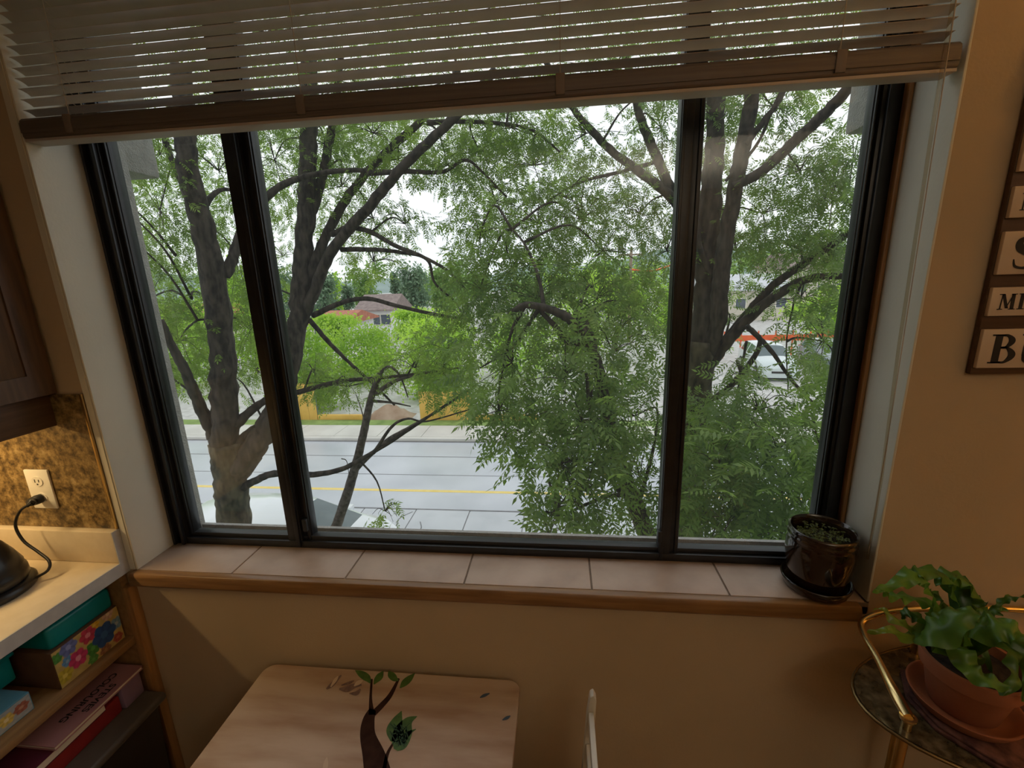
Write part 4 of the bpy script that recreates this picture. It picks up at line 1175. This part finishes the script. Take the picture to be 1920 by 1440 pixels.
def sprig_template(seed, pairs=5):
    """one feathered ash leaf of unit length along +x: stalk and narrow leaflets"""
    r = random.Random(seed)
    V, Fq = [], []
    curve = r.uniform(0.10, 0.28)
    def spine(x): return np.array([x, 0, -curve * x * x])
    b = len(V)
    for x in (0, 0.5, 1.0):
        p = spine(x); V += [p + (0, 0.008, 0), p - (0, 0.008, 0)]
    Fq += [(b, b + 1, b + 3, b + 2), (b + 2, b + 3, b + 5, b + 4)]
    specs = []
    for k in range(pairs):
        x = 0.26 + 0.64 * k / (pairs - 1)
        for s in (-1, 1): specs.append((x + r.uniform(-.02, .02), s * math.radians(r.uniform(48, 66)), r.uniform(0.27, 0.36) * (1 - 0.25 * abs(k - 2) / 2)))
    specs.append((1.0, r.uniform(-.1, .1), 0.30))
    for x, an, l in specs:
        p = spine(x)
        d = np.array([math.cos(an), math.sin(an), -r.uniform(0.1, 0.45)]); d /= np.linalg.norm(d)
        w = np.cross(d, np.array([r.uniform(-.3, .3), r.uniform(-.3, .3), 1.0])); w /= np.linalg.norm(w)
        hw = l * 0.18
        b = len(V)
        V += [p, p + d * l * 0.42 + w * hw, p + d * l + np.array([0, 0, -0.03]), p + d * l * 0.42 - w * hw]
        Fq.append((b, b + 1, b + 2, b + 3))
    return np.array(V), np.array(Fq)
SPRIGS = [sprig_template(s) for s in range(5)]

def mesh_np(name, V, F4, mat):
    me = bpy.data.meshes.new(name)
    nv, nf = len(V), len(F4)
    me.vertices.add(nv)
    me.vertices.foreach_set('co', np.ascontiguousarray(V, np.float32).ravel())
    me.loops.add(nf * 4)
    me.loops.foreach_set('vertex_index', np.ascontiguousarray(F4, np.int32).ravel())
    me.polygons.add(nf)
    me.polygons.foreach_set('loop_start', np.arange(0, nf * 4, 4, dtype=np.int32))
    me.update(calc_edges=True)
    me.materials.append(mat)
    return me
SPRIG_MESH = {}
def sprig_mesh(k, mat):
    key = (k, mat.name)
    if key not in SPRIG_MESH:
        SPRIG_MESH[key] = mesh_np('leaf', SPRIGS[k][0], SPRIGS[k][1], mat)
    return SPRIG_MESH[key]

def foliage(root, clusters, mat, lmin=0.15, lmax=0.25, nsingle=300, limbs=None, twigmat=None, ymin=1.55, dens=1.75):
    """feathered leaves in loose clumps; clumps: (u, v, ru, rv, depth, spread, count)"""
    pos, cen, fin = [], [], []
    tw = MB()
    limb = np.array([p for l_ in limbs for p in l_]) if limbs else None
    for (u, v, ru, rv, y, dy, n) in clusters:
        fine = 1.0 if y < 3.6 else (0.80 if y < 4.2 else 0.66)
        n = int(n * dens / fine ** 1.7)
        ru, rv = ru * 1.12, rv * 1.12
        a = RNG.uniform(0, 2 * np.pi, n); r = np.sqrt(RNG.uniform(0, 1, n))
        uu, vv = u + ru * r * np.cos(a), v + rv * r * np.sin(a)
        yy = np.maximum(ymin, y + dy * RNG.uniform(-1, 1, n))
        c = at(u, v, y)
        pp = np.array([at(p, q, t) for p, q, t in zip(uu, vv, yy)])
        pos.append(pp); cen.append(np.tile(c, (n, 1))); fin.append(np.full(n, fine))
        if limb is not None:
            j = int(np.argmin(np.linalg.norm(limb - c, axis=1)))
            s0 = limb[j]
            if np.linalg.norm(s0 - c) < 2.6:
                mid = (s0 + c) / 2 + np.array([RNG.uniform(-.08, .08), RNG.uniform(-.08, .08), RNG.uniform(0.02, 0.2)])
                tw.tube(spline([s0, mid, c], 4), list(np.linspace(0.012, 0.005, 9)), 5)
            for k in range(min(n, 12)):
                q = pp[RNG.integers(n)]
                mid = (q + c) / 2 + np.array([0, 0, RNG.uniform(0.0, 0.08)])
                tw.tube(spline([c, mid, q], 3), list(np.linspace(0.0045, 0.0018, 7)), 4)
    pos, cen = np.concatenate(pos), np.concatenate(cen)
    n = len(pos)
    out = pos - cen
    d = out * np.array([1.0, 1.0, 0.4]) + RNG.normal(0, 0.35, (n, 3)) + np.array([0, 0, -0.18])
    Rm = rot_from(d, RNG.normal(0, 0.45, n))
    sc = RNG.uniform(lmin, lmax, n) * np.concatenate(fin)
    var = RNG.integers(0, len(SPRIGS), n)
    dist = np.linalg.norm(pos - CAM, axis=1) / sc
    cc = (pos - CAM) @ RW.T
    pu, pv = 960 + F_PX * cc[:, 0] / cc[:, 2], 720 + F_PX * cc[:, 1] / cc[:, 2]
    vis = (pu > 340) & (pu < 1560) & (pv > 190) & (pv < 1010)
    order = np.argsort(np.where(vis, dist, 1e9))
    single = order[:nsingle]
    rest = np.setdiff1d(np.arange(n), single)
    o0 = np.array(wloc(root))
    for i in single:
        o = bpy.data.objects.new('leaf', sprig_mesh(int(var[i]), mat))
        link(o, root)
        M4 = Matrix.Identity(4)
        for a_ in range(3):
            for b_ in range(3): M4[a_][b_] = Rm[i][a_][b_] * sc[i]
            M4[a_][3] = pos[i][a_] - o0[a_]
        o.matrix_local = M4
    Vs, Fs, base = [], [], 0
    for k in range(len(SPRIGS)):
        ids = rest[var[rest] == k]
        if not len(ids): continue
        T, Fq = SPRIGS[k]
        W = np.einsum('nij,vj->nvi', Rm[ids], T) * sc[ids][:, None, None] + (pos[ids] - o0)[:, None, :]
        Vs.append(W.reshape(-1, 3))
        Fs.append((Fq[None] + (np.arange(len(ids)) * len(T))[:, None, None]).reshape(-1, 4) + base)
        base += len(ids) * len(T)
    me = mesh_np('foliage', np.concatenate(Vs), np.concatenate(Fs), mat)
    o = link(bpy.data.objects.new('foliage', me), root)
    o['kind'] = 'stuff'
    if tw.v:
        o = tw.build('twigs', twigmat, root, smooth=True, angle=180)
        o['kind'] = 'stuff'

M_BARK = pm('grey_brown_bark', (0.018, 0.015, 0.013), (0.095, 0.076, 0.062), 22, 0.9, bump=0.9, detail=8, stretch=(1, 1, 0.35))
M_BARKM = pm('mossy_bark', (0.03, 0.025, 0.018), (0.15, 0.125, 0.08), 16, 0.9, bump=0.9, detail=8, stretch=(1, 1, 0.4))
M_DEAD = pm('dead_grey_bark', (0.055, 0.045, 0.042), (0.17, 0.14, 0.13), 25, 0.9, bump=0.8, detail=8)
M_ASH = leafmat('ash_leaf', (0.13, 0.215, 0.05), (0.33, 0.46, 0.09), 0.54, 1.3)
M_ASHD = leafmat('ash_leaf_deep', (0.095, 0.168, 0.05), (0.27, 0.39, 0.09), 0.52, 1.6)
M_LIME = leafmat('lime_leaf', (0.22, 0.37, 0.045), (0.42, 0.60, 0.10), 0.5, 0.6)
M_MID = leafmat('mid_leaf', (0.14, 0.25, 0.07), (0.27, 0.40, 0.11), 0.45, 0.5)
M_CONI = leafmat('conifer_leaf', (0.11, 0.19, 0.115), (0.19, 0.29, 0.16), 0.3, 0.5)

def grow(root, branches, mat, sides=9):
    """branches: (path of (u, v, y), start radius, end radius); returns the limbs' points"""
    limbs = []
    rr_ = random.Random(len(branches))
    for path, r0, r1 in branches:
        P = spline([at(*p) for p in path], 7)
        n = len(P)
        rad = [r0 + (r1 - r0) * (i / (n - 1)) ** 0.9 for i in range(n)]
        P = [p + np.array([rr_.uniform(-.12, .12), rr_.uniform(-.12, .12), 0]) * rad[i] for i, p in enumerate(P)]
        MB().tube(P, rad, sides, rng=rr_, rough=0.10).build('branch', mat, root, smooth=True, angle=180)
        limbs.append(P)
    return limbs
def trunk(root, path, r0, r1, mat):
    P = spline([at(*p) for p in path], 8)
    g = np.array([P[0][0], P[0][1], GZ - 0.05])
    P = [g, g + (P[0] - g) * 0.06, g + (P[0] - g) * 0.5] + P
    n = len(P)
    rr_ = random.Random(3)
    rad = [r0 * 1.5, r0 * 1.18, r0 * 1.04] + [r0 + (r1 - r0) * i / (n - 4) for i in range(n - 3)]
    MB().tube(P, rad, 14, rng=rr_, rough=0.07).build('trunk', mat, root, smooth=True, angle=180)
    return [P[3:]]

# ------------------------------------------------------------------ the left tree
A = 3.9
base = at(442, 1000, A)
ta = thing('street_tree', (base[0], base[1], GZ), 'many stemmed street tree left of the window in front of the white car', 'tree')
LA = trunk(ta, [(441, 1000, A), (436, 940, A), (430, 880, A), (424, 830, A)], 0.160, 0.150, M_BARKM)
LA += grow(ta, [
  ([(424, 850, A), (420, 760, A), (414, 640, A), (400, 520, A - .05), (378, 420, A - .1), (356, 330, A - .15), (345, 240, A - .2), (338, 120, A - .25)], 0.135, 0.070),
  ([(440, 890, A), (478, 840, A + .05), (512, 780, A + .15), (540, 700, A + .3), (558, 610, A + .45), (566, 520, A + .55), (573, 420, A + .6), (577, 320, A + .65), (578, 230, A + .7), (580, 110, A + .7)], 0.125, 0.075),
  ([(418, 850, A), (395, 805, A - .05), (372, 755, A - .1), (352, 705, A - .2), (325, 655, A - .25), (300, 600, A - .3)], 0.070, 0.030),
  ([(440, 800, A), (470, 770, A + .1), (510, 745, A + .2), (560, 735, A + .3), (640, 715, A + .4), (720, 708, A + .4), (830, 695, A + .4)], 0.050, 0.012),
  ([(440, 840, A), (462, 815, A + .1), (495, 790, A + .3), (540, 760, A + .4)], 0.050, 0.02),
  ([(455, 915, A), (475, 903, A), (515, 888, A), (580, 890, A), (640, 880, A + .05), (700, 848, A + .1), (760, 810, A + .15), (820, 770, A + .2), (885, 728, A + .2)], 0.045, 0.010),
  ([(700, 850, A + .1), (735, 800, A + .1), (765, 785, A + .1), (800, 790, A + .1), (880, 768, A + .1)], 0.018, 0.006),
  ([(420, 520, A), (438, 480, A + .1), (455, 430, A + .2), (500, 370, A + .3), (550, 338, A + .4), (640, 320, A + .5), (730, 322, A + .5)], 0.055, 0.018),
  ([(398, 500, A), (372, 430, A + .1), (345, 350, A + .15), (318, 290, A + .2), (300, 220, A + .2)], 0.040, 0.025),
  ([(385, 385, A), (400, 365, A + .1), (420, 355, A + .2), (450, 360, A + .3)], 0.03, 0.012),
  ([(558, 620, A + .45), (590, 545, A + .5), (622, 470, A + .5), (690, 390, A + .45), (745, 325, A + .4), (800, 270, A + .35), (862, 210, A + .3), (930, 130, A + .25)], 0.062, 0.035),
  ([(566, 560, A + .5), (595, 480, A + .6), (625, 415, A + .7), (670, 345, A + .75), (730, 280, A + .8), (795, 220, A + .8), (860, 130, A + .8)], 0.058, 0.030),
  ([(572, 430, A + .6), (600, 350, A + .7), (615, 280, A + .75), (628, 200, A + .8), (640, 100, A + .8)], 0.055, 0.030),
  ([(622, 440, A + .6), (655, 427, A + .55), (695, 435, A + .5), (740, 460, A + .4), (790, 480, A + .3), (840, 508, A + .2), (875, 545, A + .1)], 0.032, 0.010),
  ([(640, 468, A + .55), (700, 468, A + .5), (750, 473, A + .45), (800, 486, A + .35), (815, 530, A + .3), (850, 562, A + .3)], 0.026, 0.008),
  ([(586, 592, A + .5), (640, 568, A + .5), (690, 560, A + .45), (750, 575, A + .4), (830, 592, A + .35), (885, 600, A + .3)], 0.030, 0.012),
  ([(580, 600, A + .5), (615, 640, A + .5), (655, 680, A + .5), (700, 720, A + .5), (740, 760, A + .5)], 0.028, 0.010),
  ([(690, 325, A + .45), (760, 322, A + .4), (830, 322, A + .4), (870, 300, A + .4), (900, 318, A + .4), (950, 370, A + .4)], 0.026, 0.008),
  ([(800, 230, A + .4), (870, 228, A + .4), (940, 232, A + .4), (1000, 245, A + .4), (1050, 285, A + .4)], 0.024, 0.008),
  ([(330, 480, A), (290, 430, A - .1), (240, 380, A - .2)], 0.014, 0.006),
  ([(360, 560, A), (310, 470, A - .1), (245, 400, A - .2)], 0.013, 0.006),
  ([(370, 600, A), (320, 520, A - .1), (262, 460, A - .2)], 0.013, 0.006),
], M_BARK)
foliage(ta, [
  (300, 395, 75, 95, 4.3, .7, 150), (280, 560, 65, 95, 4.4, .7, 170), (335, 640, 80, 70, 4.5, .7, 150), (400, 560, 60, 120, 5.0, .6, 110), (445, 480, 45, 110, 4.9, .6, 90),
  (300, 290, 60, 40, 4.2, .5, 60), (410, 320, 50, 70, 4.9, .5, 70), (470, 620, 50, 80, 5.0, .5, 80), (420, 700, 60, 50, 4.9, .5, 60), (300, 700, 50, 40, 4.2, .4, 50),
  (515, 300, 60, 90, 5.0, .6, 110), (500, 560, 50, 100, 5.3, .5, 70), (610, 270, 60, 60, 5.1, .6, 70), (640, 350, 60, 45, 5.0, .6, 60), (700, 250, 70, 40, 5.0, .6, 80),
  (745, 300, 60, 40, 4.8, .5, 60), (840, 310, 60, 45, 4.8, .5, 70), (960, 240, 95, 45, 4.6, .5, 130), (900, 285, 80, 40, 4.7, .5, 80), (1000, 310, 80, 50, 4.6, .5, 60),
  (930, 380, 70, 50, 4.5, .5, 70), (640, 440, 45, 40, 5.1, .5, 30), (700, 410, 60, 40, 5.0, .5, 40), (760, 420, 50, 40, 4.9, .5, 30), (700, 490, 50, 30, 5.0, .5, 35),
  (780, 690, 60, 35, 4.5, .4, 50), (840, 660, 60, 60, 4.4, .4, 80), (850, 720, 50, 40, 4.3, .4, 60), (650, 725, 80, 30, 4.6, .4, 60), (590, 700, 40, 40, 4.6, .4, 40),
  (870, 600, 50, 45, 4.3, .4, 60), (722, 958, 24, 26, 3.9, .12, 9), (600, 180, 200, 70, 5.0, .8, 150), (850, 150, 200, 70, 4.9, .8, 150), (420, 180, 150, 70, 4.8, .8, 110),
  (310, 420, 90, 130, 6.6, .8, 230), (300, 620, 80, 90, 6.6, .8, 150), (430, 380, 70, 130, 6.8, .8, 150), (560, 330, 110, 90, 6.8, .8, 150), (780, 250, 140, 60, 6.8, .8, 150),
  (960, 310, 120, 60, 6.4, .8, 110), (640, 250, 90, 60, 6.8, .8, 100), (530, 480, 60, 60, 6.6, .8, 50),
  (500, 60, 300, 70, 5.0, .8, 150), (850, 40, 300, 70, 5.0, .8, 150)],
  M_ASH, 0.15, 0.25, 300, LA, M_BARK, 1.9, 1.6)

# dead sapling in front of the car
base = at(612, 1030, 4.3)
ds = thing('dead_sapling', (base[0], base[1], GZ), 'bare grey dead sapling leaning beside the white car', 'tree')
LD = trunk(ds, [(618, 1020, 4.3), (640, 960, 4.3), (662, 890, 4.3), (680, 820, 4.3), (695, 750, 4.3), (712, 700, 4.3)], 0.062, 0.030, M_DEAD)
grow(ds, [
  ([(705, 738, 4.3), (740, 715, 4.3), (790, 700, 4.3), (860, 690, 4.3)], 0.028, 0.010),
  ([(712, 700, 4.3), (730, 688, 4.3), (750, 705, 4.3), (765, 745, 4.3)], 0.022, 0.006),
  ([(700, 752, 4.3), (735, 755, 4.3), (770, 762, 4.3)], 0.018, 0.006),
  ([(668, 880, 4.3), (720, 830, 4.3), (770, 800, 4.25), (830, 765, 4.2), (870, 735, 4.2)], 0.026, 0.008),
  ([(640, 860, 4.3), (650, 865, 4.3), (655, 895, 4.3)], 0.006, 0.003),
  ([(686, 800, 4.3), (678, 770, 4.3), (668, 740, 4.3)], 0.008, 0.003),
], M_DEAD, 7)

# ------------------------------------------------------------------ leaning stem right of the middle
base = at(1236, 1060, 3.3)
tb_ = thing('leaning_tree', (base[0], base[1], GZ), 'leaning leafy tree close outside the middle pane', 'tree')
LB = trunk(tb_, [(1222, 1030, 3.3), (1200, 970, 3.3), (1172, 900, 3.3), (1152, 840, 3.3), (1140, 780, 3.3)], 0.075, 0.055, M_BARKM)
LB += grow(tb_, [
  ([(1142, 790, 3.3), (1132, 730, 3.3), (1118, 680, 3.3), (1100, 635, 3.3), (1070, 600, 3.3), (1030, 580, 3.3), (985, 572, 3.3), (955, 590, 3.3)], 0.056, 0.020),
  ([(1112, 670, 3.3), (1106, 630, 3.3), (1092, 600, 3.35), (1080, 588, 3.4)], 0.040, 0.03),
  ([(1100, 640, 3.3), (1065, 640, 3.3), (1035, 605, 3.3), (1005, 575, 3.3)], 0.034, 0.015),
  ([(1150, 840, 3.3), (1120, 800, 3.2), (1105, 760, 3.1), (1100, 700, 3.1)], 0.026, 0.01),
  ([(1160, 920, 3.3), (1130, 880, 3.1), (1090, 860, 3.0), (1040, 870, 2.9), (990, 880, 2.9)], 0.022, 0.006),
  ([(1180, 930, 3.3), (1140, 930, 3.1), (1090, 950, 2.9), (1050, 970, 2.8)], 0.020, 0.006),
  ([(985, 572, 3.3), (960, 620, 3.3), (945, 680, 3.3), (935, 740, 3.3)], 0.016, 0.006),
  ([(1010, 580, 3.3), (970, 640, 3.35), (950, 660, 3.4), (900, 690, 3.4)], 0.016, 0.006),
  ([(1190, 960, 3.3), (1210, 900, 3.4), (1225, 840, 3.5), (1235, 780, 3.5)], 0.022, 0.008),
  ([(1080, 590, 3.4), (1110, 640, 3.35), (1118, 670, 3.3)], 0.014, 0.008),
  ([(1020, 580, 3.3), (1010, 520, 3.4), (985, 460, 3.5), (960, 430, 3.6)], 0.018, 0.006),
], M_BARK, 8)
foliage(tb_, [
  (900, 440, 60, 60, 4.0, .5, 80), (960, 500, 100, 80, 4.0, .5, 200), (1010, 420, 90, 70, 4.3, .5, 130), (1090, 410, 80, 60, 4.4, .5, 90), (1130, 470, 90, 60, 4.3, .5, 110),
  (1010, 560, 90, 50, 3.8, .5, 110), (1120, 560, 80, 60, 3.9, .5, 110), (1190, 570, 60, 70, 4.2, .5, 110), (900, 540, 60, 60, 4.0, .5, 70),
  (960, 680, 85, 90, 3.4, .4, 170), (935, 770, 45, 60, 3.1, .25, 60), (1060, 710, 95, 70, 3.2, .4, 190), (1150, 660, 85, 90, 3.6, .4, 150), (1190, 780, 55, 90, 3.6, .35, 110),
  (1090, 790, 85, 55, 3.0, .3, 130), (1050, 870, 70, 50, 2.8, .25, 75), (1100, 920, 60, 45, 2.8, .25, 60), (1045, 950, 45, 55, 2.65, .2, 45), (1030, 1005, 30, 30, 2.6, .15, 18),
  (1200, 900, 40, 70, 3.3, .3, 60), (1205, 990, 35, 40, 3.1, .2, 25), (945, 820, 40, 25, 3.2, .2, 14), (1120, 830, 50, 40, 3.0, .3, 50)],
  M_ASHD, 0.16, 0.25, 300, LB, M_BARK, 1.8, 1.15)

# ------------------------------------------------------------------ the right tree
base = at(1296, 900, 4.4)
tc_ = thing('boulevard_tree', (base[0], base[1], GZ), 'tall forked street tree behind the right hand mullion', 'tree')
LC = trunk(tc_, [(1292, 880, 4.4), (1298, 800, 4.4), (1306, 720, 4.4), (1316, 640, 4.4)], 0.155, 0.135, M_BARKM)
LC += grow(tc_, [
  ([(1312, 680, 4.4), (1322, 560, 4.4), (1328, 450, 4.4), (1336, 330, 4.4), (1342, 200, 4.4), (1346, 90, 4.4)], 0.115, 0.065),
  ([(1322, 690, 4.4), (1345, 600, 4.3), (1352, 520, 4.25), (1366, 420, 4.2), (1384, 320, 4.1), (1404, 220, 4.0), (1420, 120, 3.9)], 0.085, 0.050),
  ([(1325, 690, 4.4), (1365, 640, 4.3), (1410, 590, 4.2), (1470, 545, 4.1), (1520, 522, 4.0), (1575, 518, 3.9), (1640, 520, 3.8)], 0.060, 0.020),
  ([(1340, 660, 4.4), (1400, 590, 4.3), (1450, 535, 4.2), (1530, 480, 4.1), (1610, 425, 4.0), (1680, 380, 3.9)], 0.042, 0.022),
  ([(1375, 350, 4.1), (1430, 320, 4.0), (1490, 265, 3.9), (1545, 215, 3.8), (1600, 155, 3.7), (1650, 90, 3.6)], 0.040, 0.040),
  ([(1396, 270, 4.0), (1430, 230, 4.0), (1465, 180, 4.0), (1480, 120, 4.0)], 0.028, 0.015),
  ([(1360, 340, 4.1), (1420, 270, 4.0), (1450, 200, 3.9), (1470, 160, 3.9)], 0.014, 0.008),
  ([(1300, 420, 4.4), (1265, 375, 4.5), (1210, 330, 4.6), (1150, 285, 4.7), (1100, 235, 4.8), (1066, 190, 4.8), (1020, 110, 4.8)], 0.050, 0.026),
  ([(1300, 430, 4.4), (1268, 380, 4.6), (1238, 310, 4.7), (1212, 250, 4.8), (1192, 190, 4.9), (1170, 90, 4.9)], 0.055, 0.035),
  ([(1225, 305, 4.7), (1165, 322, 4.5), (1110, 335, 4.4), (1070, 350, 4.3), (1030, 375, 4.3)], 0.020, 0.008),
  ([(1300, 760, 4.4), (1350, 740, 4.2), (1400, 690, 4.1), (1425, 640, 4.0), (1400, 610, 4.0)], 0.035, 0.015),
  ([(1400, 612, 4.2), (1430, 640, 4.1), (1455, 670, 4.0), (1490, 720, 3.9), (1540, 770, 3.8)], 0.026, 0.010),
  ([(1335, 520, 4.3), (1310, 450, 4.3), (1320, 350, 4.3), (1330, 280, 4.2)], 0.030, 0.014),
  ([(1490, 560, 4.1), (1475, 640, 4.0), (1478, 740, 3.9)], 0.008, 0.004),
  ([(1400, 640, 4.2), (1385, 720, 4.0), (1378, 780, 3.9)], 0.012, 0.006),
  ([(1130, 265, 4.7), (1160, 215, 4.7), (1190, 185, 4.7)], 0.012, 0.006),
], M_BARK)
foliage(tc_, [
  (1350, 240, 45, 70, 4.8, .5, 80), (1450, 200, 80, 50, 4.6, .6, 70), (1500, 320, 80, 55, 4.6, .6, 100), (1430, 400, 80, 60, 4.7, .6, 110), (1560, 380, 60, 90, 4.4, .6, 130),
  (1380, 470, 60, 70, 4.9, .6, 80), (1480, 460, 80, 50, 4.6, .6, 110), (1560, 490, 60, 50, 4.3, .5, 90), (1600, 300, 50, 80, 4.4, .5, 60), (1330, 380, 40, 80, 5.0, .5, 60),
  (1250, 470, 45, 90, 4.8, .5, 90), (1240, 240, 50, 60, 5.0, .5, 60), (1100, 250, 80, 50, 5.0, .5, 50), (1160, 320, 70, 50, 4.9, .5, 60), (1200, 400, 60, 50, 4.9, .5, 60), (1060, 370, 70, 40, 4.8, .5, 50),
  (1500, 560, 90, 40, 4.4, .5, 60), (1545, 640, 60, 70, 4.0, .4, 90), (1570, 740, 45, 80, 3.5, .4, 90), (1340, 600, 40, 50, 4.9, .4, 40),
  (1330, 800, 65, 60, 3.6, .5, 130), (1420, 770, 70, 45, 3.5, .5, 90), (1455, 850, 95, 60, 3.1, .5, 170), (1345, 880, 75, 70, 3.2, .5, 160), (1480, 930, 80, 55, 2.9, .4, 110),
  (1390, 960, 90, 45, 2.8, .4, 95), (1310, 980, 40, 50, 2.9, .3, 50), (1540, 850, 40, 60, 3.0, .4, 60), (1390, 700, 40, 30, 4.0, .4, 25), (1480, 1030, 80, 40, 2.7, .3, 50), (1330, 1030, 70, 40, 2.8, .3, 45),
  (1400, 120, 250, 70, 4.8, .8, 200), (1150, 130, 150, 70, 5.0, .8, 110), (1400, 20, 250, 60, 4.8, .8, 130)],
  M_ASHD, 0.16, 0.26, 300, LC, M_BARK, 1.75, 1.3)

# ------------------------------------------------------------------ trees and shrubs beyond the street
def far_tree(name, label, u, vtop, vbot, wpx, y, mat, n, leaf, conifer=False, group='trees beyond the street', trunk_r=0.12, cat='tree'):
    c = at(u, vbot, y)
    top = at(u, vtop, y)
    wid = abs(at(u + wpx / 2, (vtop + vbot) / 2, y)[0] - at(u - wpx / 2, (vtop + vbot) / 2, y)[0]) / 2
    z0, z1 = max(GZ - 0.05, c[2]), top[2]
    x = c[0]
    t = thing(name, (x, y, GZ - 0.05), label, cat, group)
    hgt = z1 - z0
    if z0 > GZ + 0.3 or conifer:
        MB().tube([(x, y, GZ - 0.06), (x + 0.1 * wid, y, z0 + 0.2 * hgt), (x, y, z0 + hgt * (0.9 if conifer else 0.6))], [trunk_r, trunk_r * 0.8, trunk_r * 0.2], 7).build('trunk', M_BARK, t, smooth=True)
    rng = np.random.default_rng(int(u * 7 + y))
    nb = max(6, n // 260)
    # lumpy crown: leaf clumps spread through an egg-shaped volume
    th = rng.uniform(0, 2 * np.pi, nb); hz = rng.uniform(0.08, 0.92, nb)
    prof = (1 - hz) * 0.95 + 0.05 if conifer else np.sqrt(np.clip(1 - (2 * hz - 1) ** 2, 0.05, 1))
    rad = wid * prof * rng.uniform(0.35, 0.85, nb)
    ctr = np.stack([x + rad * np.cos(th), y + rad * np.sin(th), z0 + hgt * hz], 1)
    k = rng.integers(0, nb, n)
    spread = np.array([wid * (0.22 if conifer else 0.32), wid * 0.32, hgt * (0.07 if conifer else 0.13)])
    pos = ctr[k] + rng.normal(0, 1, (n, 3)) * spread * 0.75
    pos[:, 2] = np.maximum(pos[:, 2], GZ)
    d = rng.normal(0, 1, (n, 3)); d[:, 2] -= 0.3
    Rm = rot_from(d, rng.uniform(-1.2, 1.2, n))
    s = leaf * rng.uniform(0.6, 1.3, n)
    T = np.array([(0, 0, 0), (0.5, 0.28, 0.04), (1, 0, -0.06), (0.5, -0.28, 0.04)])
    V = (np.einsum('nij,vj->nvi', Rm, T) * s[:, None, None] + (pos - np.array(t.location))[:, None, :]).reshape(-1, 3)
    Fq = (np.arange(n)[:, None] * 4 + np.arange(4)[None]).astype(np.int32)
    o = link(bpy.data.objects.new('foliage', mesh_np('foliage', V, Fq, mat)), t)
    o['kind'] = 'stuff'
    return t
G2 = 'shrubs beyond the street'
far_tree('shrub', 'lime green shrub behind the narrow yellow hoarding panel', 585, 610, 765, 120, 16.8, M_LIME, 7500, 0.16, group=G2, cat='shrub')
far_tree('shrub', 'broad lime green shrub between the two yellow hoarding panels', 685, 610, 735, 150, 22.0, M_LIME, 8500, 0.16, group=G2, cat='shrub')
far_tree('shrub', 'lime green shrub above the wide yellow hoarding panel', 835, 600, 745, 150, 18.5, M_LIME, 9500, 0.16, group=G2, cat='shrub')
far_tree('shrub', 'lime green shrub right of the wide yellow hoarding panel', 975, 590, 760, 130, 22.5, M_LIME, 5000, 0.17, group=G2, cat='shrub')
far_tree('young_tree', 'bright young tree right of the white house', 770, 575, 625, 80, 27, M_LIME, 3000, 0.22)
far_tree('young_tree', 'bright young tree in front of the small shed', 640, 580, 640, 80, 26, M_LIME, 2600, 0.22)
far_tree('broad_tree', 'broad lime tree behind the left tree trunk', 360, 560, 720, 150, 20, M_LIME, 6000, 0.18)
far_tree('broad_tree', 'broad green tree at the far left of the view', 262, 400, 700, 130, 25, M_MID, 5000, 0.2)
far_tree('broad_tree', 'green tree between the two left stems', 480, 500, 680, 90, 24, M_LIME, 4000, 0.2)
far_tree('broad_tree', 'lime tree behind the leaning tree', 1090, 510, 740, 150, 27, M_LIME, 6000, 0.2)
far_tree('broad_tree', 'lime tree left of the right hand mullion', 1215, 490, 720, 100, 36, M_LIME, 5000, 0.22)
far_tree('broad_tree', 'lime tree behind the orange safety fence', 1530, 540, 690, 130, 34, M_LIME, 5000, 0.24)
far_tree('broad_tree', 'green tree at the far right of the view', 1650, 450, 690, 120, 27.5, M_MID, 5000, 0.24)
far_tree('broad_tree', 'tall hazy tree behind the utility pole', 1150, 470, 600, 120, 55, M_MID, 3500, 0.5)
far_tree('conifer', 'slim conifer behind the white house', 748, 500, 590, 26, 60, M_CONI, 2200, 0.45, True)
far_tree('conifer', 'dark conifer left of the white house', 655, 505, 590, 30, 66, M_CONI, 2200, 0.5, True)
far_tree('round_tree', 'round tree above the white house roof', 700, 495, 580, 70, 75, M_MID, 2600, 0.6)
far_tree('round_tree', 'round tree far beyond the young bright tree', 800, 500, 590, 80, 92, M_MID, 2800, 0.6)
far_tree('round_tree', 'pale round tree far beyond the leaning tree', 880, 490, 600, 90, 72, M_MID, 2800, 0.6)
far_tree('round_tree', 'low grey green tree just right of the white house', 778, 500, 585, 60, 50, M_CONI, 3000, 0.4)
far_tree('round_tree', 'pale tree between the slim conifer and the leaning tree', 838, 498, 590, 70, 56, M_MID, 3200, 0.45)
far_tree('round_tree', 'dull green tree just left of the white house', 612, 520, 600, 60, 50, M_CONI, 2800, 0.4)
far_tree('round_tree', 'dull tree beyond the right end of the beige house', 520, 505, 610, 90, 62, M_CONI, 3000, 0.5)
far_tree('round_tree', 'yellowish tree far behind the left tree stems', 632, 500, 590, 34, 58, M_LIME, 1500, 0.45)
far_tree('round_tree', 'round tree far behind the middle foliage', 1010, 480, 600, 110, 80, M_MID, 2800, 0.65)
far_tree('round_tree', 'round tree far behind the beige hall', 1400, 470, 590, 120, 85, M_MID, 2800, 0.7)
far_tree('round_tree', 'round tree far left behind the beige house', 400, 500, 620, 110, 70, M_MID, 2800, 0.6)
